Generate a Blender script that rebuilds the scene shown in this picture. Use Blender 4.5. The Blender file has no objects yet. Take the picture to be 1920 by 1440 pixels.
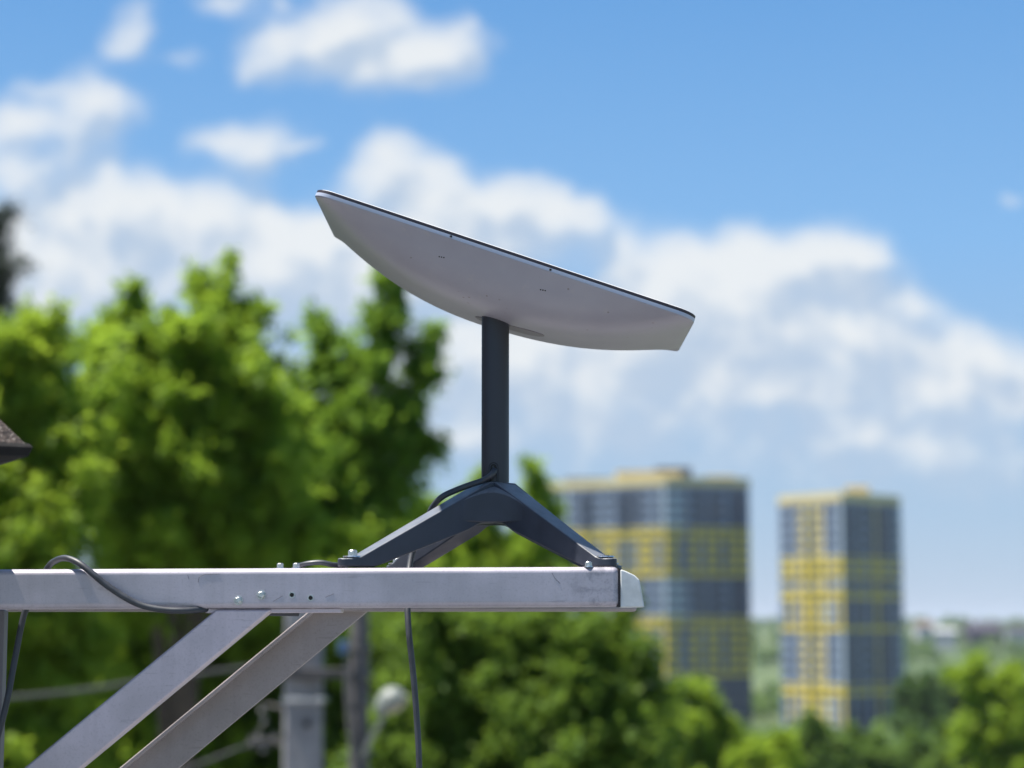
import bpy, bmesh, math, random
import numpy as np
from mathutils import Vector, Matrix

# ------------------------------------------------------------------ camera, sky, sun
scene = bpy.context.scene
COL = scene.collection
R = math.radians
FPX = 3700.0                        # focal length in photo pixels (1920 wide)
PITCH = math.atan(452.0 / FPX)
CAMZ = 9.0                          # the photographer stands on an upper floor
CAM = Vector((0, 0, CAMZ))

cd = bpy.data.cameras.new("camera")
cam = bpy.data.objects.new("camera", cd)
COL.objects.link(cam)
cam.location = CAM
cam.rotation_euler = (math.pi / 2 + PITCH, 0, 0)
cd.sensor_width = 36.0
cd.lens = 36.0 * FPX / 1920.0
cd.clip_start = 0.05
cd.clip_end = 20000
cd.dof.use_dof = True
cd.dof.focus_distance = 2.60
cd.dof.aperture_fstop = 3.4
scene.camera = cam

SUN_EL = R(68)
SUN_AZ = math.atan2(-0.9965, -0.075)                 # towards the left, a little towards the camera
TOSUN = Vector((math.sin(SUN_AZ) * math.cos(SUN_EL), math.cos(SUN_AZ) * math.cos(SUN_EL), math.sin(SUN_EL)))
sd = bpy.data.lights.new("sun", 'SUN')
sd.energy = 5.0
sd.angle = R(0.53)
sd.color = (1.0, 0.95, 0.87)
sun = bpy.data.objects.new("sun", sd)
COL.objects.link(sun)
sun.rotation_euler = (-TOSUN).to_track_quat('-Z', 'Y').to_euler()
sun.location = (-20, -6, 40)

scene.view_settings.view_transform = 'Standard'
scene.view_settings.look = 'None'
scene.view_settings.gamma = 1
scene.view_settings.exposure = 1.0
scene.render.engine = 'CYCLES'
scene.cycles.use_denoising = True
scene.cycles.max_bounces = 8
scene.cycles.transparent_max_bounces = 8
scene.cycles.sample_clamp_indirect = 6


def raydir(px, py):
    x = (px - 960) / FPX
    y = (720 - py) / FPX
    return Vector((x, math.cos(PITCH) - y * math.sin(PITCH), math.sin(PITCH) + y * math.cos(PITCH)))


def P(px, py, Y):
    d = raydir(px, py)
    return CAM + d * (Y / d.y)


# ---- node helpers
class N:
    def __init__(self, tree):
        self.t = tree
        self.n = tree.nodes
        self.l = tree.links

    def new(self, typ, **kw):
        nd = self.n.new(typ)
        for k, v in kw.items():
            setattr(nd, k, v)
        return nd

    def put(self, sock, v):
        if isinstance(v, bpy.types.NodeSocket):
            self.l.new(v, sock)
        elif v is not None:
            sock.default_value = v

    def math(self, op, a, b=None, c=None, clamp=False):
        nd = self.new('ShaderNodeMath', operation=op)
        nd.use_clamp = clamp
        self.put(nd.inputs[0], a)
        if b is not None: self.put(nd.inputs[1], b)
        if c is not None: self.put(nd.inputs[2], c)
        return nd.outputs[0]

    def vmath(self, op, a, b=None, out=0):
        nd = self.new('ShaderNodeVectorMath', operation=op)
        self.put(nd.inputs[0], a)
        if b is not None: self.put(nd.inputs[1], b)
        return nd.outputs[out]

    def noise(self, vec, scale, detail=3, rough=0.5, out=0, dist=0):
        nd = self.new('ShaderNodeTexNoise')
        if vec is not None: self.l.new(vec, nd.inputs['Vector'])
        nd.inputs['Scale'].default_value = scale
        nd.inputs['Detail'].default_value = detail
        nd.inputs['Roughness'].default_value = rough
        nd.inputs['Distortion'].default_value = dist
        return nd.outputs[out]

    def smooth(self, v, a, b, lo=0.0, hi=1.0):
        nd = self.new('ShaderNodeMapRange', interpolation_type='SMOOTHSTEP')
        self.put(nd.inputs[0], v)
        nd.inputs[1].default_value = a
        nd.inputs[2].default_value = b
        nd.inputs[3].default_value = lo
        nd.inputs[4].default_value = hi
        return nd.outputs[0]

    def mix(self, f, a, b, blend='MIX'):
        nd = self.new('ShaderNodeMix', data_type='RGBA', blend_type=blend)
        self.put(nd.inputs[0], f)
        self.put(nd.inputs[6], rgba(a))
        self.put(nd.inputs[7], rgba(b))
        return nd.outputs[2]


def rgba(c):
    if isinstance(c, (tuple, list)) and len(c) == 3:
        return (c[0], c[1], c[2], 1.0)
    return c


# ---- sky with cumulus: density of soft puffs laid out by direction, ragged by noise
world = bpy.data.worlds.new("World")
scene.world = world
world.use_nodes = True
try:
    world.cycles.sampling_method = 'MANUAL'
    world.cycles.sample_map_resolution = 1024
except Exception:
    pass
# azimuth / height of each puff, read off the photo: x, y, half width, half height, weight
PUFFS = [
    (250, 50, 42, 50, .62), (215, 90, 30, 26, .35), (340, 112, 45, 16, .36), (425, 10, 55, 22, .60), (530, 5, 20, 16, .40),
    (500, 85, 45, 38, .66), (600, 80, 75, 60, .8), (680, 40, 75, 60, .85), (760, 95, 90, 55, .85), (690, 120, 110, 42, .60),
    (850, 95, 60, 42, .7), (862, 40, 18, 26, .35), (490, 130, 40, 30, .40), (780, 155, 50, 24, .4),
    (165, 175, 45, 40, .66), (215, 205, 50, 36, .66), (150, 260, 60, 60, .60), (70, 165, 45, 16, .40), (60, 220, 70, 30, .45), (20, 255, 60, 60, .6), (30, 320, 60, 36, .45), (200, 325, 24, 30, .3),
    (470, 265, 75, 36, .72), (400, 275, 50, 18, .34), (480, 310, 55, 34, .38), (560, 270, 30, 12, .3),
    (100, 420, 130, 75, .85), (230, 410, 120, 72, .85), (355, 410, 95, 60, .85), (440, 440, 110, 60, .75), (520, 470, 90, 60, .7), (570, 440, 70, 34, .6), (300, 520, 330, 70, .8), (600, 540, 150, 70, .7), (60, 540, 140, 90, .8),
    (720, 285, 50, 42, .75), (760, 330, 55, 45, .7), (690, 345, 50, 32, .5), (830, 325, 36, 30, .5), (800, 390, 90, 50, .65),
    (910, 375, 62, 36, .75), (1000, 375, 60, 36, .7), (1075, 400, 60, 36, .65), (980, 430, 130, 50, .65), (880, 470, 150, 70, .65), (760, 480, 150, 90, .65), (650, 520, 120, 60, .55),
    (1170, 470, 42, 40, .45), (1280, 465, 38, 38, .55), (1230, 520, 110, 56, .7), (1330, 540, 110, 70, .85), (1400, 450, 36, 40, .4), (1420, 500, 80, 42, .75), (1540, 480, 80, 46, .85), (1610, 490, 62, 44, .75),
    (1480, 560, 130, 70, .75), (1640, 560, 70, 56, .6), (1725, 575, 32, 24, .45), (1300, 620, 180, 70, .8), (1120, 640, 170, 60, .6), (1500, 640, 160, 50, .6), (1680, 640, 70, 30, .45),
    (1780, 660, 72, 48, .7), (1850, 670, 56, 42, .7), (1920, 720, 90, 50, .65), (1700, 710, 130, 45, .55), (1450, 715, 150, 38, .55), (1830, 760, 110, 45, .5), (1000, 700, 110, 55, .5), (870, 640, 90, 60, .5), (860, 820, 70, 22, .5), (1510, 752, 90, 14, .35),
    (1000, 770, 560, 85, .40), (1450, 880, 480, 80, .26), (700, 700, 300, 120, .4), (1300, 690, 420, 80, .5), (1700, 800, 260, 60, .25),
    (1900, 372, 26, 14, .38), (1620, 830, 130, 45, .32), (1850, 880, 140, 60, .30), (1130, 800, 120, 40, .22),
]


def sky_group():
    g = bpy.data.node_groups.new("cloud_density", 'ShaderNodeTree')
    g.interface.new_socket("Vector", in_out='INPUT', socket_type='NodeSocketVector')
    g.interface.new_socket("Density", in_out='OUTPUT', socket_type='NodeSocketFloat')
    g.interface.new_socket("Body", in_out='OUTPUT', socket_type='NodeSocketFloat')
    k = N(g)
    gi = k.new('NodeGroupInput'); go = k.new('NodeGroupOutput')
    v0 = gi.outputs[0]
    w = k.noise(v0, 1.0, 3, .5, out=1)
    w = k.vmath('SUBTRACT', w, (.5, .5, .5))
    w = k.vmath('MULTIPLY', w, (.9, .7, 0))
    v = k.vmath('ADD', v0, w)
    acc = 0.0
    for (x, y, rx, ry, wt) in PUFFS:
        d = raydir(x, y)
        c = (d.x / d.y * 37.0, d.z / d.y * 37.0, 0)
        q = k.vmath('SUBTRACT', v, c)
        q = k.vmath('MULTIPLY', q, (90.0 / rx, 90.0 / ry, 0))
        r2 = k.vmath('DOT_PRODUCT', q, q, out=1)
        e = k.math('EXPONENT', k.math('MULTIPLY', r2, -1.0))
        acc = k.math('MULTIPLY_ADD', e, wt, acc)
    # saturate, then roughen
    sat = k.math('SUBTRACT', 1.0, k.math('EXPONENT', k.math('MULTIPLY', acc, -1.5)))
    n1 = k.noise(v0, 1.4, 6, .56)
    n1 = k.math('SUBTRACT', n1, .5)
    amp = k.math('MULTIPLY_ADD', sat, .22, .34)
    dens = k.math('MULTIPLY_ADD', n1, amp, sat)
    k.l.new(dens, go.inputs[0])
    n2 = k.math('SUBTRACT', k.noise(v0, .75, 2, .5), .5)
    k.l.new(k.math('MULTIPLY_ADD', n2, .9, k.math('MULTIPLY_ADD', n1, .26, sat)), go.inputs[1])
    return g


def make_world():
    k = N(world.node_tree)
    k.n.clear()
    tc = k.new('ShaderNodeTexCoord')
    sep = k.new('ShaderNodeSeparateXYZ')
    k.l.new(tc.outputs['Generated'], sep.inputs[0])
    yy = k.math('MAXIMUM', sep.outputs[1], .02)
    u = k.math('MULTIPLY', k.math('DIVIDE', sep.outputs[0], yy), 37.0)
    v = k.math('MULTIPLY', k.math('DIVIDE', sep.outputs[2], yy), 37.0)
    comb = k.new('ShaderNodeCombineXYZ')
    k.l.new(u, comb.inputs[0]); k.l.new(v, comb.inputs[1])
    grp = sky_group()
    g1 = k.new('ShaderNodeGroup'); g1.node_tree = grp
    k.l.new(comb.outputs[0], g1.inputs[0])
    off = k.vmath('ADD', comb.outputs[0], (-.30, .55, 0))
    g2 = k.new('ShaderNodeGroup'); g2.node_tree = grp
    k.l.new(off, g2.inputs[0])
    d1 = g1.outputs[0]; b1 = g1.outputs[1]; b2 = g2.outputs[1]
    alpha = k.smooth(d1, .08, .92)
    lit = k.smooth(k.math('SUBTRACT', b1, b2), -.20, .24)
    sky = k.new('ShaderNodeTexSky', sky_type='NISHITA')
    sky.sun_disc = False
    sky.sun_elevation = SUN_EL
    sky.sun_rotation = SUN_AZ % (2 * math.pi)
    sky.altitude = 200
    sky.air_density = 1.0
    sky.dust_density = 0.2
    sky.ozone_density = 1.5
    front = k.smooth(sep.outputs[1], .05, .3)
    up = k.smooth(v, -.3, .6)
    alpha = k.math('MULTIPLY', k.math('MULTIPLY', alpha, front), up)
    # the low sky pales towards the horizon
    ramp = k.new('ShaderNodeValToRGB')
    cr = ramp.color_ramp
    stops = ((0.0, (.430, .555, .740)), (.07, (.350, .525, .750)), (.19, (.235, .490, .85)), (.31, (.140, .375, .765)))
    while len(cr.elements) < len(stops): cr.elements.new(.5)
    for e, (p, c) in zip(cr.elements, stops):
        e.position = p; e.color = rgba(c)
    k.l.new(sep.outputs[2], ramp.inputs[0])
    low = k.vmath('MULTIPLY', ramp.outputs[0], (5.0, 5.0, 5.0))
    skyc = k.mix(k.smooth(sep.outputs[2], .34, .75, .9, 0.0), k.vmath('MULTIPLY', sky.outputs[0], (.76, .76, .76)), low)
    cloud = k.mix(lit, CLOUD_SHADE, CLOUD_LIT)
    col = k.mix(k.math('MULTIPLY', alpha, .95), skyc, cloud)
    bg = k.new('ShaderNodeBackground')
    k.l.new(col, bg.inputs[0])
    bg.inputs[1].default_value = SKY_STRENGTH
    out = k.new('ShaderNodeOutputWorld')
    k.l.new(bg.outputs[0], out.inputs[0])


SKY_STRENGTH = 0.10
CLOUD_SHADE = (2.55, 3.1, 3.85)
CLOUD_LIT = (4.3, 4.45, 4.55)
make_world()

# ------------------------------------------------------------------ builders
ORG = {}


def link(o, parent=None):
    COL.objects.link(o)
    if parent is not None:
        o.parent = parent


def tag(o, label=None, cat=None, group=None, kind=None):
    if label: o['label'] = label
    if cat: o['category'] = cat
    if group: o['group'] = group
    if kind: o['kind'] = kind
    return o


def thing(name, loc, label, cat, group=None):
    o = bpy.data.objects.new(name, None)
    o.empty_display_size = .2
    link(o)
    o.location = loc
    ORG[o.name] = Vector(loc)
    return tag(o, label, cat, group)


class MB:
    """collects shapes in world coordinates; build() links them as ONE mesh object"""
    def __init__(self):
        self.v = []; self.f = []; self.m = []

    def poly(self, pts, faces, mi=0):
        b = len(self.v)
        self.v += [tuple(p) for p in pts]
        for f in faces:
            self.f.append(tuple(b + i for i in f)); self.m.append(mi)

    def box(self, c, s, rot=None, mi=0):
        c = Vector(c)
        pts = []
        for z in (-1, 1):
            for x, y in ((-1, -1), (1, -1), (1, 1), (-1, 1)):
                p = Vector((x * s[0] / 2, y * s[1] / 2, z * s[2] / 2))
                if rot is not None: p = rot @ p
                pts.append(c + p)
        self.poly(pts, [(3, 2, 1, 0), (4, 5, 6, 7), (0, 1, 5, 4), (1, 2, 6, 5), (2, 3, 7, 6), (3, 0, 4, 7)], mi)

    def prism(self, pts2, axis_o, ax, ay, n, depth, mi=0):
        """polygon pts2 in the plane (ax, ay), extruded along n by depth"""
        o = Vector(axis_o); k = len(pts2)
        a = [o + ax * p[0] + ay * p[1] for p in pts2]
        b = [p + n * depth for p in a]
        self.poly(a + b, [tuple(range(k))[::-1], tuple(range(k, 2 * k))] +
                  [(i, (i + 1) % k, k + (i + 1) % k, k + i) for i in range(k)], mi)

    def loft(self, rings, cap=True, closed=True, mi=0):
        k = len(rings[0]); pts = [p for r in rings for p in r]
        fs = []
        for j in range(len(rings) - 1):
            for i in range(k if closed else k - 1):
                a = j * k + i; b = j * k + (i + 1) % k
                fs.append((a, b, b + k, a + k))
        if cap:
            fs.append(tuple(range(k))[::-1])
            fs.append(tuple(range((len(rings) - 1) * k, len(rings) * k)))
        self.poly(pts, fs, mi)

    def cyl(self, a, b, r0, r1=None, seg=24, mi=0, cap=True):
        a = Vector(a); b = Vector(b); r1 = r0 if r1 is None else r1
        d = (b - a).normalized()
        x = d.orthogonal().normalized(); y = d.cross(x)
        rings = []
        for c, r in ((a, r0), (b, r1)):
            rings.append([c + (x * math.cos(t) + y * math.sin(t)) * r for t in [2 * math.pi * i / seg for i in range(seg)]])
        self.loft(rings, cap, mi=mi)

    def tube(self, pts, r, seg=10, mi=0):
        """smooth tube through points; r a number or one per point"""
        pts = [Vector(p) for p in pts]
        rr = r if isinstance(r, (list, tuple)) else [r] * len(pts)
        d0 = (pts[1] - pts[0]).normalized()
        x = d0.orthogonal().normalized()
        rings = []
        for i, p in enumerate(pts):
            d = (pts[min(i + 1, len(pts) - 1)] - pts[max(i - 1, 0)]).normalized()
            x = (x - d * x.dot(d)).normalized()
            y = d.cross(x)
            rings.append([p + (x * math.cos(t) + y * math.sin(t)) * rr[i] for t in [2 * math.pi * k / seg for k in range(seg)]])
        self.loft(rings, True, mi=mi)

    def sphere(self, c, s, seg=20, rings=12, rot=None, mi=0):
        c = Vector(c); rr = []
        for j in range(1, rings):
            th = math.pi * j / rings
            ring = []
            for i in range(seg):
                ph = 2 * math.pi * i / seg
                p = Vector((s[0] * math.sin(th) * math.cos(ph), s[1] * math.sin(th) * math.sin(ph), -s[2] * math.cos(th)))
                ring.append(c + (rot @ p if rot is not None else p))
            rr.append(ring)
        self.loft(rr, True, mi=mi)

    def build(self, name, mats, parent=None, bevel=0, seg=3, smooth=False, angle=35):
        org = ORG[parent.name] if parent is not None else Vector((0, 0, 0))
        me = bpy.data.meshes.new(name)
        me.from_pydata([tuple(Vector(p) - org) for p in self.v], [], self.f)
        if not isinstance(mats, (list, tuple)): mats = [mats]
        for m in mats: me.materials.append(m)
        me.polygons.foreach_set('material_index', self.m)
        bm = bmesh.new(); bm.from_mesh(me)
        bmesh.ops.recalc_face_normals(bm, faces=bm.faces)
        bm.to_mesh(me); bm.free()
        if smooth:
            me.polygons.foreach_set('use_smooth', [True] * len(me.polygons))
            try: me.set_sharp_from_angle(angle=R(angle))
            except Exception: pass
        o = bpy.data.objects.new(name, me)
        link(o, parent)
        ORG[o.name] = org
        if bevel:
            b = o.modifiers.new('bevel', 'BEVEL')
            b.width = bevel; b.segments = seg; b.limit_method = 'ANGLE'; b.angle_limit = R(30)
            b.harden_normals = True
            me.polygons.foreach_set('use_smooth', [True] * len(me.polygons))
            try: me.set_sharp_from_angle(angle=R(angle))
            except Exception: pass
        return o


def spline(ctrl, n=12):
    """Catmull-Rom through control points"""
    c = [Vector(p) for p in ctrl]
    c = [c[0] * 2 - c[1]] + c + [c[-1] * 2 - c[-2]]
    out = []
    for i in range(1, len(c) - 2):
        for k in range(n):
            t = k / n
            p0, p1, p2, p3 = c[i - 1], c[i], c[i + 1], c[i + 2]
            out.append(.5 * ((2 * p1) + (p2 - p0) * t + (2 * p0 - 5 * p1 + 4 * p2 - p3) * t * t + (3 * p1 - p0 - 3 * p2 + p3) * t ** 3))
    out.append(c[-2])
    return out


# ------------------------------------------------------------------ materials
def mat(name, base, rough=.5, metal=0., spec=.5, vary=0., vscale=20., bump=0., bscale=200., coords='Object', tint=None):
    m = bpy.data.materials.new(name); m.use_nodes = True
    k = N(m.node_tree); bs = k.n['Principled BSDF']
    bs.inputs['Base Color'].default_value = rgba(base)
    bs.inputs['Roughness'].default_value = rough
    bs.inputs['Metallic'].default_value = metal
    bs.inputs['Specular IOR Level'].default_value = spec
    tc = k.new('ShaderNodeTexCoord').outputs[coords]
    if vary:
        n = k.noise(tc, vscale, 5, .6)
        f = k.smooth(n, .3, .7)
        dark = tuple(c * (1 - vary) for c in base) if tint is None else tint
        light = tuple(min(1, c * (1 + vary * .6)) for c in base) if tint is None else base
        k.l.new(k.mix(f, dark, light), bs.inputs['Base Color'])
        k.l.new(k.smooth(n, .2, .8, max(0, rough - .1), min(1, rough + .1)), bs.inputs['Roughness'])
    if bump:
        n2 = k.noise(tc, bscale, 3, .6)
        b = k.new('ShaderNodeBump'); b.inputs['Strength'].default_value = bump; b.inputs['Distance'].default_value = .002
        k.l.new(n2, b.inputs['Height']); k.l.new(b.outputs[0], bs.inputs['Normal'])
    return m


def speckled_shell():
    """off-white moulded plastic with fine dirt specks"""
    m = bpy.data.materials.new("shell_plastic"); m.use_nodes = True
    k = N(m.node_tree); bs = k.n['Principled BSDF']
    tc = k.new('ShaderNodeTexCoord').outputs['Object']
    n = k.noise(tc, 6, 4, .6)
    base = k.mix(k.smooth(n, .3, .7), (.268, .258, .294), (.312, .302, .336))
    grime = k.smooth(k.noise(tc, 60, 3, .7), .56, .78)
    base = k.mix(k.math('MULTIPLY', grime, .22), base, (.40, .36, .33))
    vo = k.new('ShaderNodeTexVoronoi', feature='F1'); k.l.new(tc, vo.inputs['Vector']); vo.inputs['Scale'].default_value = 85
    gate = k.smooth(k.noise(tc, 30, 2, .5), .57, .62)
    sp = k.math('MULTIPLY', k.smooth(vo.outputs['Distance'], .17, .10), gate)
    base = k.mix(k.math('MULTIPLY', sp, .7), base, (.16, .13, .12))
    k.l.new(base, bs.inputs['Base Color'])
    bs.inputs['Roughness'].default_value = .42
    b = k.new('ShaderNodeBump'); b.inputs['Strength'].default_value = .06; b.inputs['Distance'].default_value = .001
    k.l.new(k.noise(tc, 350, 2, .5), b.inputs['Height']); k.l.new(b.outputs[0], bs.inputs['Normal'])
    return m


def worn_metal(name, base, smudge_x=None):
    """dull mill-finish metal: mottling, drawn streaks, scuffs; optional oily smudges near x = smudge_x"""
    m = bpy.data.materials.new(name); m.use_nodes = True
    k = N(m.node_tree); bs = k.n['Principled BSDF']
    geo = k.new('ShaderNodeNewGeometry').outputs['Position']
    n = k.noise(geo, 9, 5, .62)
    col = k.mix(k.smooth(n, .3, .7), tuple(c * .84 for c in base), tuple(min(1, c * 1.1) for c in base))
    st = k.noise(k.vmath('MULTIPLY', geo, (60, 60, 2.5)), 1, 3, .6)
    col = k.mix(k.math('MULTIPLY', k.smooth(st, .45, .75), .20), col, tuple(c * .62 for c in base))
    fine = k.noise(geo, 420, 2, .6)
    col = k.mix(k.math('MULTIPLY', k.smooth(fine, .52, .72), .28), col, tuple(c * .5 for c in base))
    scr = k.noise(k.vmath('MULTIPLY', geo, (22, 22, 190)), 1, 2, .5)
    col = k.mix(k.math('MULTIPLY', k.smooth(scr, .64, .70), .25), col, tuple(c * .45 for c in base))
    if smudge_x is not None:
        sep = k.new('ShaderNodeSeparateXYZ'); k.l.new(geo, sep.inputs[0])
        near = k.smooth(sep.outputs[0], smudge_x - .10, smudge_x - .005)
        blot = k.smooth(k.noise(geo, 42, 5, .7, dist=.4), .44, .66)
        f = k.math('MULTIPLY', near, k.math('MULTIPLY_ADD', blot, .50, .10))
        col = k.mix(f, col, (.06, .075, .10))
    k.l.new(col, bs.inputs['Base Color'])
    bs.inputs['Metallic'].default_value = .35
    k.l.new(k.smooth(n, .2, .8, .42, .62), bs.inputs['Roughness'])
    b = k.new('ShaderNodeBump'); b.inputs['Strength'].default_value = .12; b.inputs['Distance'].default_value = .001
    k.l.new(k.noise(geo, 300, 3, .6), b.inputs['Height']); k.l.new(b.outputs[0], bs.inputs['Normal'])
    return m


def leaf_mat(name, dark, light, trans=.42):
    m = bpy.data.materials.new(name); m.use_nodes = True
    k = N(m.node_tree); k.n.clear()
    at = k.new('ShaderNodeAttribute'); at.attribute_name = 'tint'
    col = k.mix(at.outputs['Fac'], dark, light)
    di = k.new('ShaderNodeBsdfPrincipled')
    k.l.new(col, di.inputs['Base Color']); di.inputs['Roughness'].default_value = .6
    di.inputs['Specular IOR Level'].default_value = .25
    tr = k.new('ShaderNodeBsdfTranslucent')
    k.l.new(k.mix(.55, col, tuple(min(1, c * 1.7) for c in light)), tr.inputs[0])
    mx = k.new('ShaderNodeMixShader'); mx.inputs[0].default_value = trans
    k.l.new(di.outputs[0], mx.inputs[1]); k.l.new(tr.outputs[0], mx.inputs[2])
    out = k.new('ShaderNodeOutputMaterial'); k.l.new(mx.outputs[0], out.inputs[0])
    return m


M = {}
M['shell'] = speckled_shell()
M['rim'] = mat("rim_sky_tint", (.36, .40, .50), .35)  # grey-blue: skylight on the rim put into the base colour
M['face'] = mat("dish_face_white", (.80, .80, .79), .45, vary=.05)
M['seal'] = mat("dark_seal", (.028, .022, .030), .5)
M['hole'] = mat("hole_black", (.008, .008, .008), .8)
M['slot'] = mat("slot_grey", (.15, .14, .15), .55)
def top_lit_paint():
    """slate paint; upward faces are painted paler to stand in for sunlit tops"""
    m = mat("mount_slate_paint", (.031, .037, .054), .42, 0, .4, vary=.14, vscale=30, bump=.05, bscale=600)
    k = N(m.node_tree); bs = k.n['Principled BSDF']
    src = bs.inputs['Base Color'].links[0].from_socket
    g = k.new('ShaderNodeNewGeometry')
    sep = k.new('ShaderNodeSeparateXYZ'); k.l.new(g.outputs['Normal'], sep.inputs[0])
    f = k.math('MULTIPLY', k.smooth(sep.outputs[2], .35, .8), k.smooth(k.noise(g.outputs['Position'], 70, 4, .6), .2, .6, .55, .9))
    k.l.new(k.mix(f, src, (.17, .18, .20)), bs.inputs['Base Color'])  # pale lit-top tone mixed into the colour by upward normal
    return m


M['mount'] = top_lit_paint()
M['mast'] = mat("mast_slate_paint", (.025, .028, .038), .5, .0, vary=.12, vscale=14, bump=.04, bscale=700)
M['beam'] = worn_metal("beam_metal", (.455, .425, .475), smudge_x=.136)
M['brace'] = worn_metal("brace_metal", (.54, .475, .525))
M['brace2'] = worn_metal("rear_metal_bounce_brown", (.34, .30, .30))  # browner rear copy: warm bounced light and shade put into the colour
M['cap'] = mat("cap_plastic", (.56, .58, .585), .5, vary=.12, vscale=40, bump=.08, bscale=150)
M['gap'] = mat("gap_dark", (.02, .017, .02), .7)
M['steel'] = mat("zinc_bolt", (.55, .56, .57), .32, .85, vary=.2, vscale=300)
M['rubber'] = mat("black_rubber", (.012, .012, .014), .6)
M['cable'] = mat("cable_grey", (.040, .045, .056), .5, vary=.25, vscale=60)
M['shingle'] = None
M['bark'] = mat("bark", (.10, .075, .055), .9, vary=.4, vscale=8, bump=.6, bscale=20)
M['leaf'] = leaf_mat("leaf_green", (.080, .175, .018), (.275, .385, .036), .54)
M['leaf2'] = leaf_mat("leaf_green_deep", (.060, .145, .018), (.200, .315, .034), .54)
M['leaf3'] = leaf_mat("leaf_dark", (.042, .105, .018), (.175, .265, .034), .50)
M['leafy'] = leaf_mat("leaf_yellow_green", (.11, .20, .02), (.28, .38, .036), .54)
M['needle'] = leaf_mat("needle_dark", (.008, .020, .009), (.020, .040, .016), .15)
M['farleaf'] = leaf_mat("leaf_valley", (.045, .105, .024), (.155, .240, .044), .40)
M['farleaf2'] = leaf_mat("leaf_valley_dark", (.034, .085, .026), (.095, .165, .040), .40)

# ------------------------------------------------------------------ ground
def ground_z(x, y):
    """flat by the house, falling into the valley, rising again to the far ridge"""
    def ss(a, b, t):
        t = np.clip((t - a) / (b - a), 0, 1); return t * t * (3 - 2 * t)
    z = -21.5 * ss(40, 330, y)
    z = z + 27.0 * ss(780, 1900, y)
    amp = ss(60, 300, y)
    z = z + amp * (1.6 * np.sin(x * .013 + y * .004) + 1.2 * np.sin(x * .031 - y * .017 + 1.3))
    z = z - 40 * ss(2600, 7000, y)
    return z


def make_ground():
    ys = np.concatenate([np.linspace(-600, -20, 8), np.linspace(0, 400, 60), np.linspace(420, 2200, 90), np.linspace(2300, 9000, 24)])
    xs = np.concatenate([np.linspace(-6000, -700, 14), np.linspace(-600, 900, 110), np.linspace(1000, 6000, 14)])
    X, Yv = np.meshgrid(xs, ys)
    Z = ground_z(X, Yv)
    nx, ny = len(xs), len(ys)
    vs = np.stack([X.ravel(), Yv.ravel(), Z.ravel()], 1)
    fs = [(j * nx + i, j * nx + i + 1, (j + 1) * nx + i + 1, (j + 1) * nx + i) for j in range(ny - 1) for i in range(nx - 1)]
    me = bpy.data.meshes.new("ground"); me.from_pydata(vs.tolist(), [], fs)
    me.polygons.foreach_set('use_smooth', [True] * len(me.polygons))
    m = bpy.data.materials.new("meadow"); m.use_nodes = True
    k = N(m.node_tree); bs = k.n['Principled BSDF']
    geo = k.new('ShaderNodeNewGeometry').outputs['Position']
    a = k.noise(geo, .012, 6, .6); b = k.noise(geo, .35, 5, .65)
    c = k.mix(k.smooth(a, .35, .65), (.050, .090, .022), (.105, .135, .045))
    c = k.mix(k.math('MULTIPLY', k.smooth(b, .4, .7), .5), c, (.030, .055, .016))
    c = k.mix(k.smooth(k.noise(geo, .03, 3, .5), .64, .70), c, (.22, .19, .14))
    ln = k.vmath('LENGTH', k.vmath('SUBTRACT', geo, (-2, -3, 0)), out=1)
    bounce_grey = k.smooth(k.math('ADD', ln, k.math('MULTIPLY', a, 4)), 30, 33, 1, 0)  # unseen grey ground added to keep bounce light on the dish neutral
    c = k.mix(bounce_grey, c, k.mix(b, (.19, .188, .20), (.27, .268, .285)))
    k.l.new(c, bs.inputs['Base Color']); bs.inputs['Roughness'].default_value = .95
    me.materials.append(m)
    o = bpy.data.objects.new("ground", me); link(o)
    tag(o, 'grassy ground falling away into a wide green valley', kind='structure')


make_ground()

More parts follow.
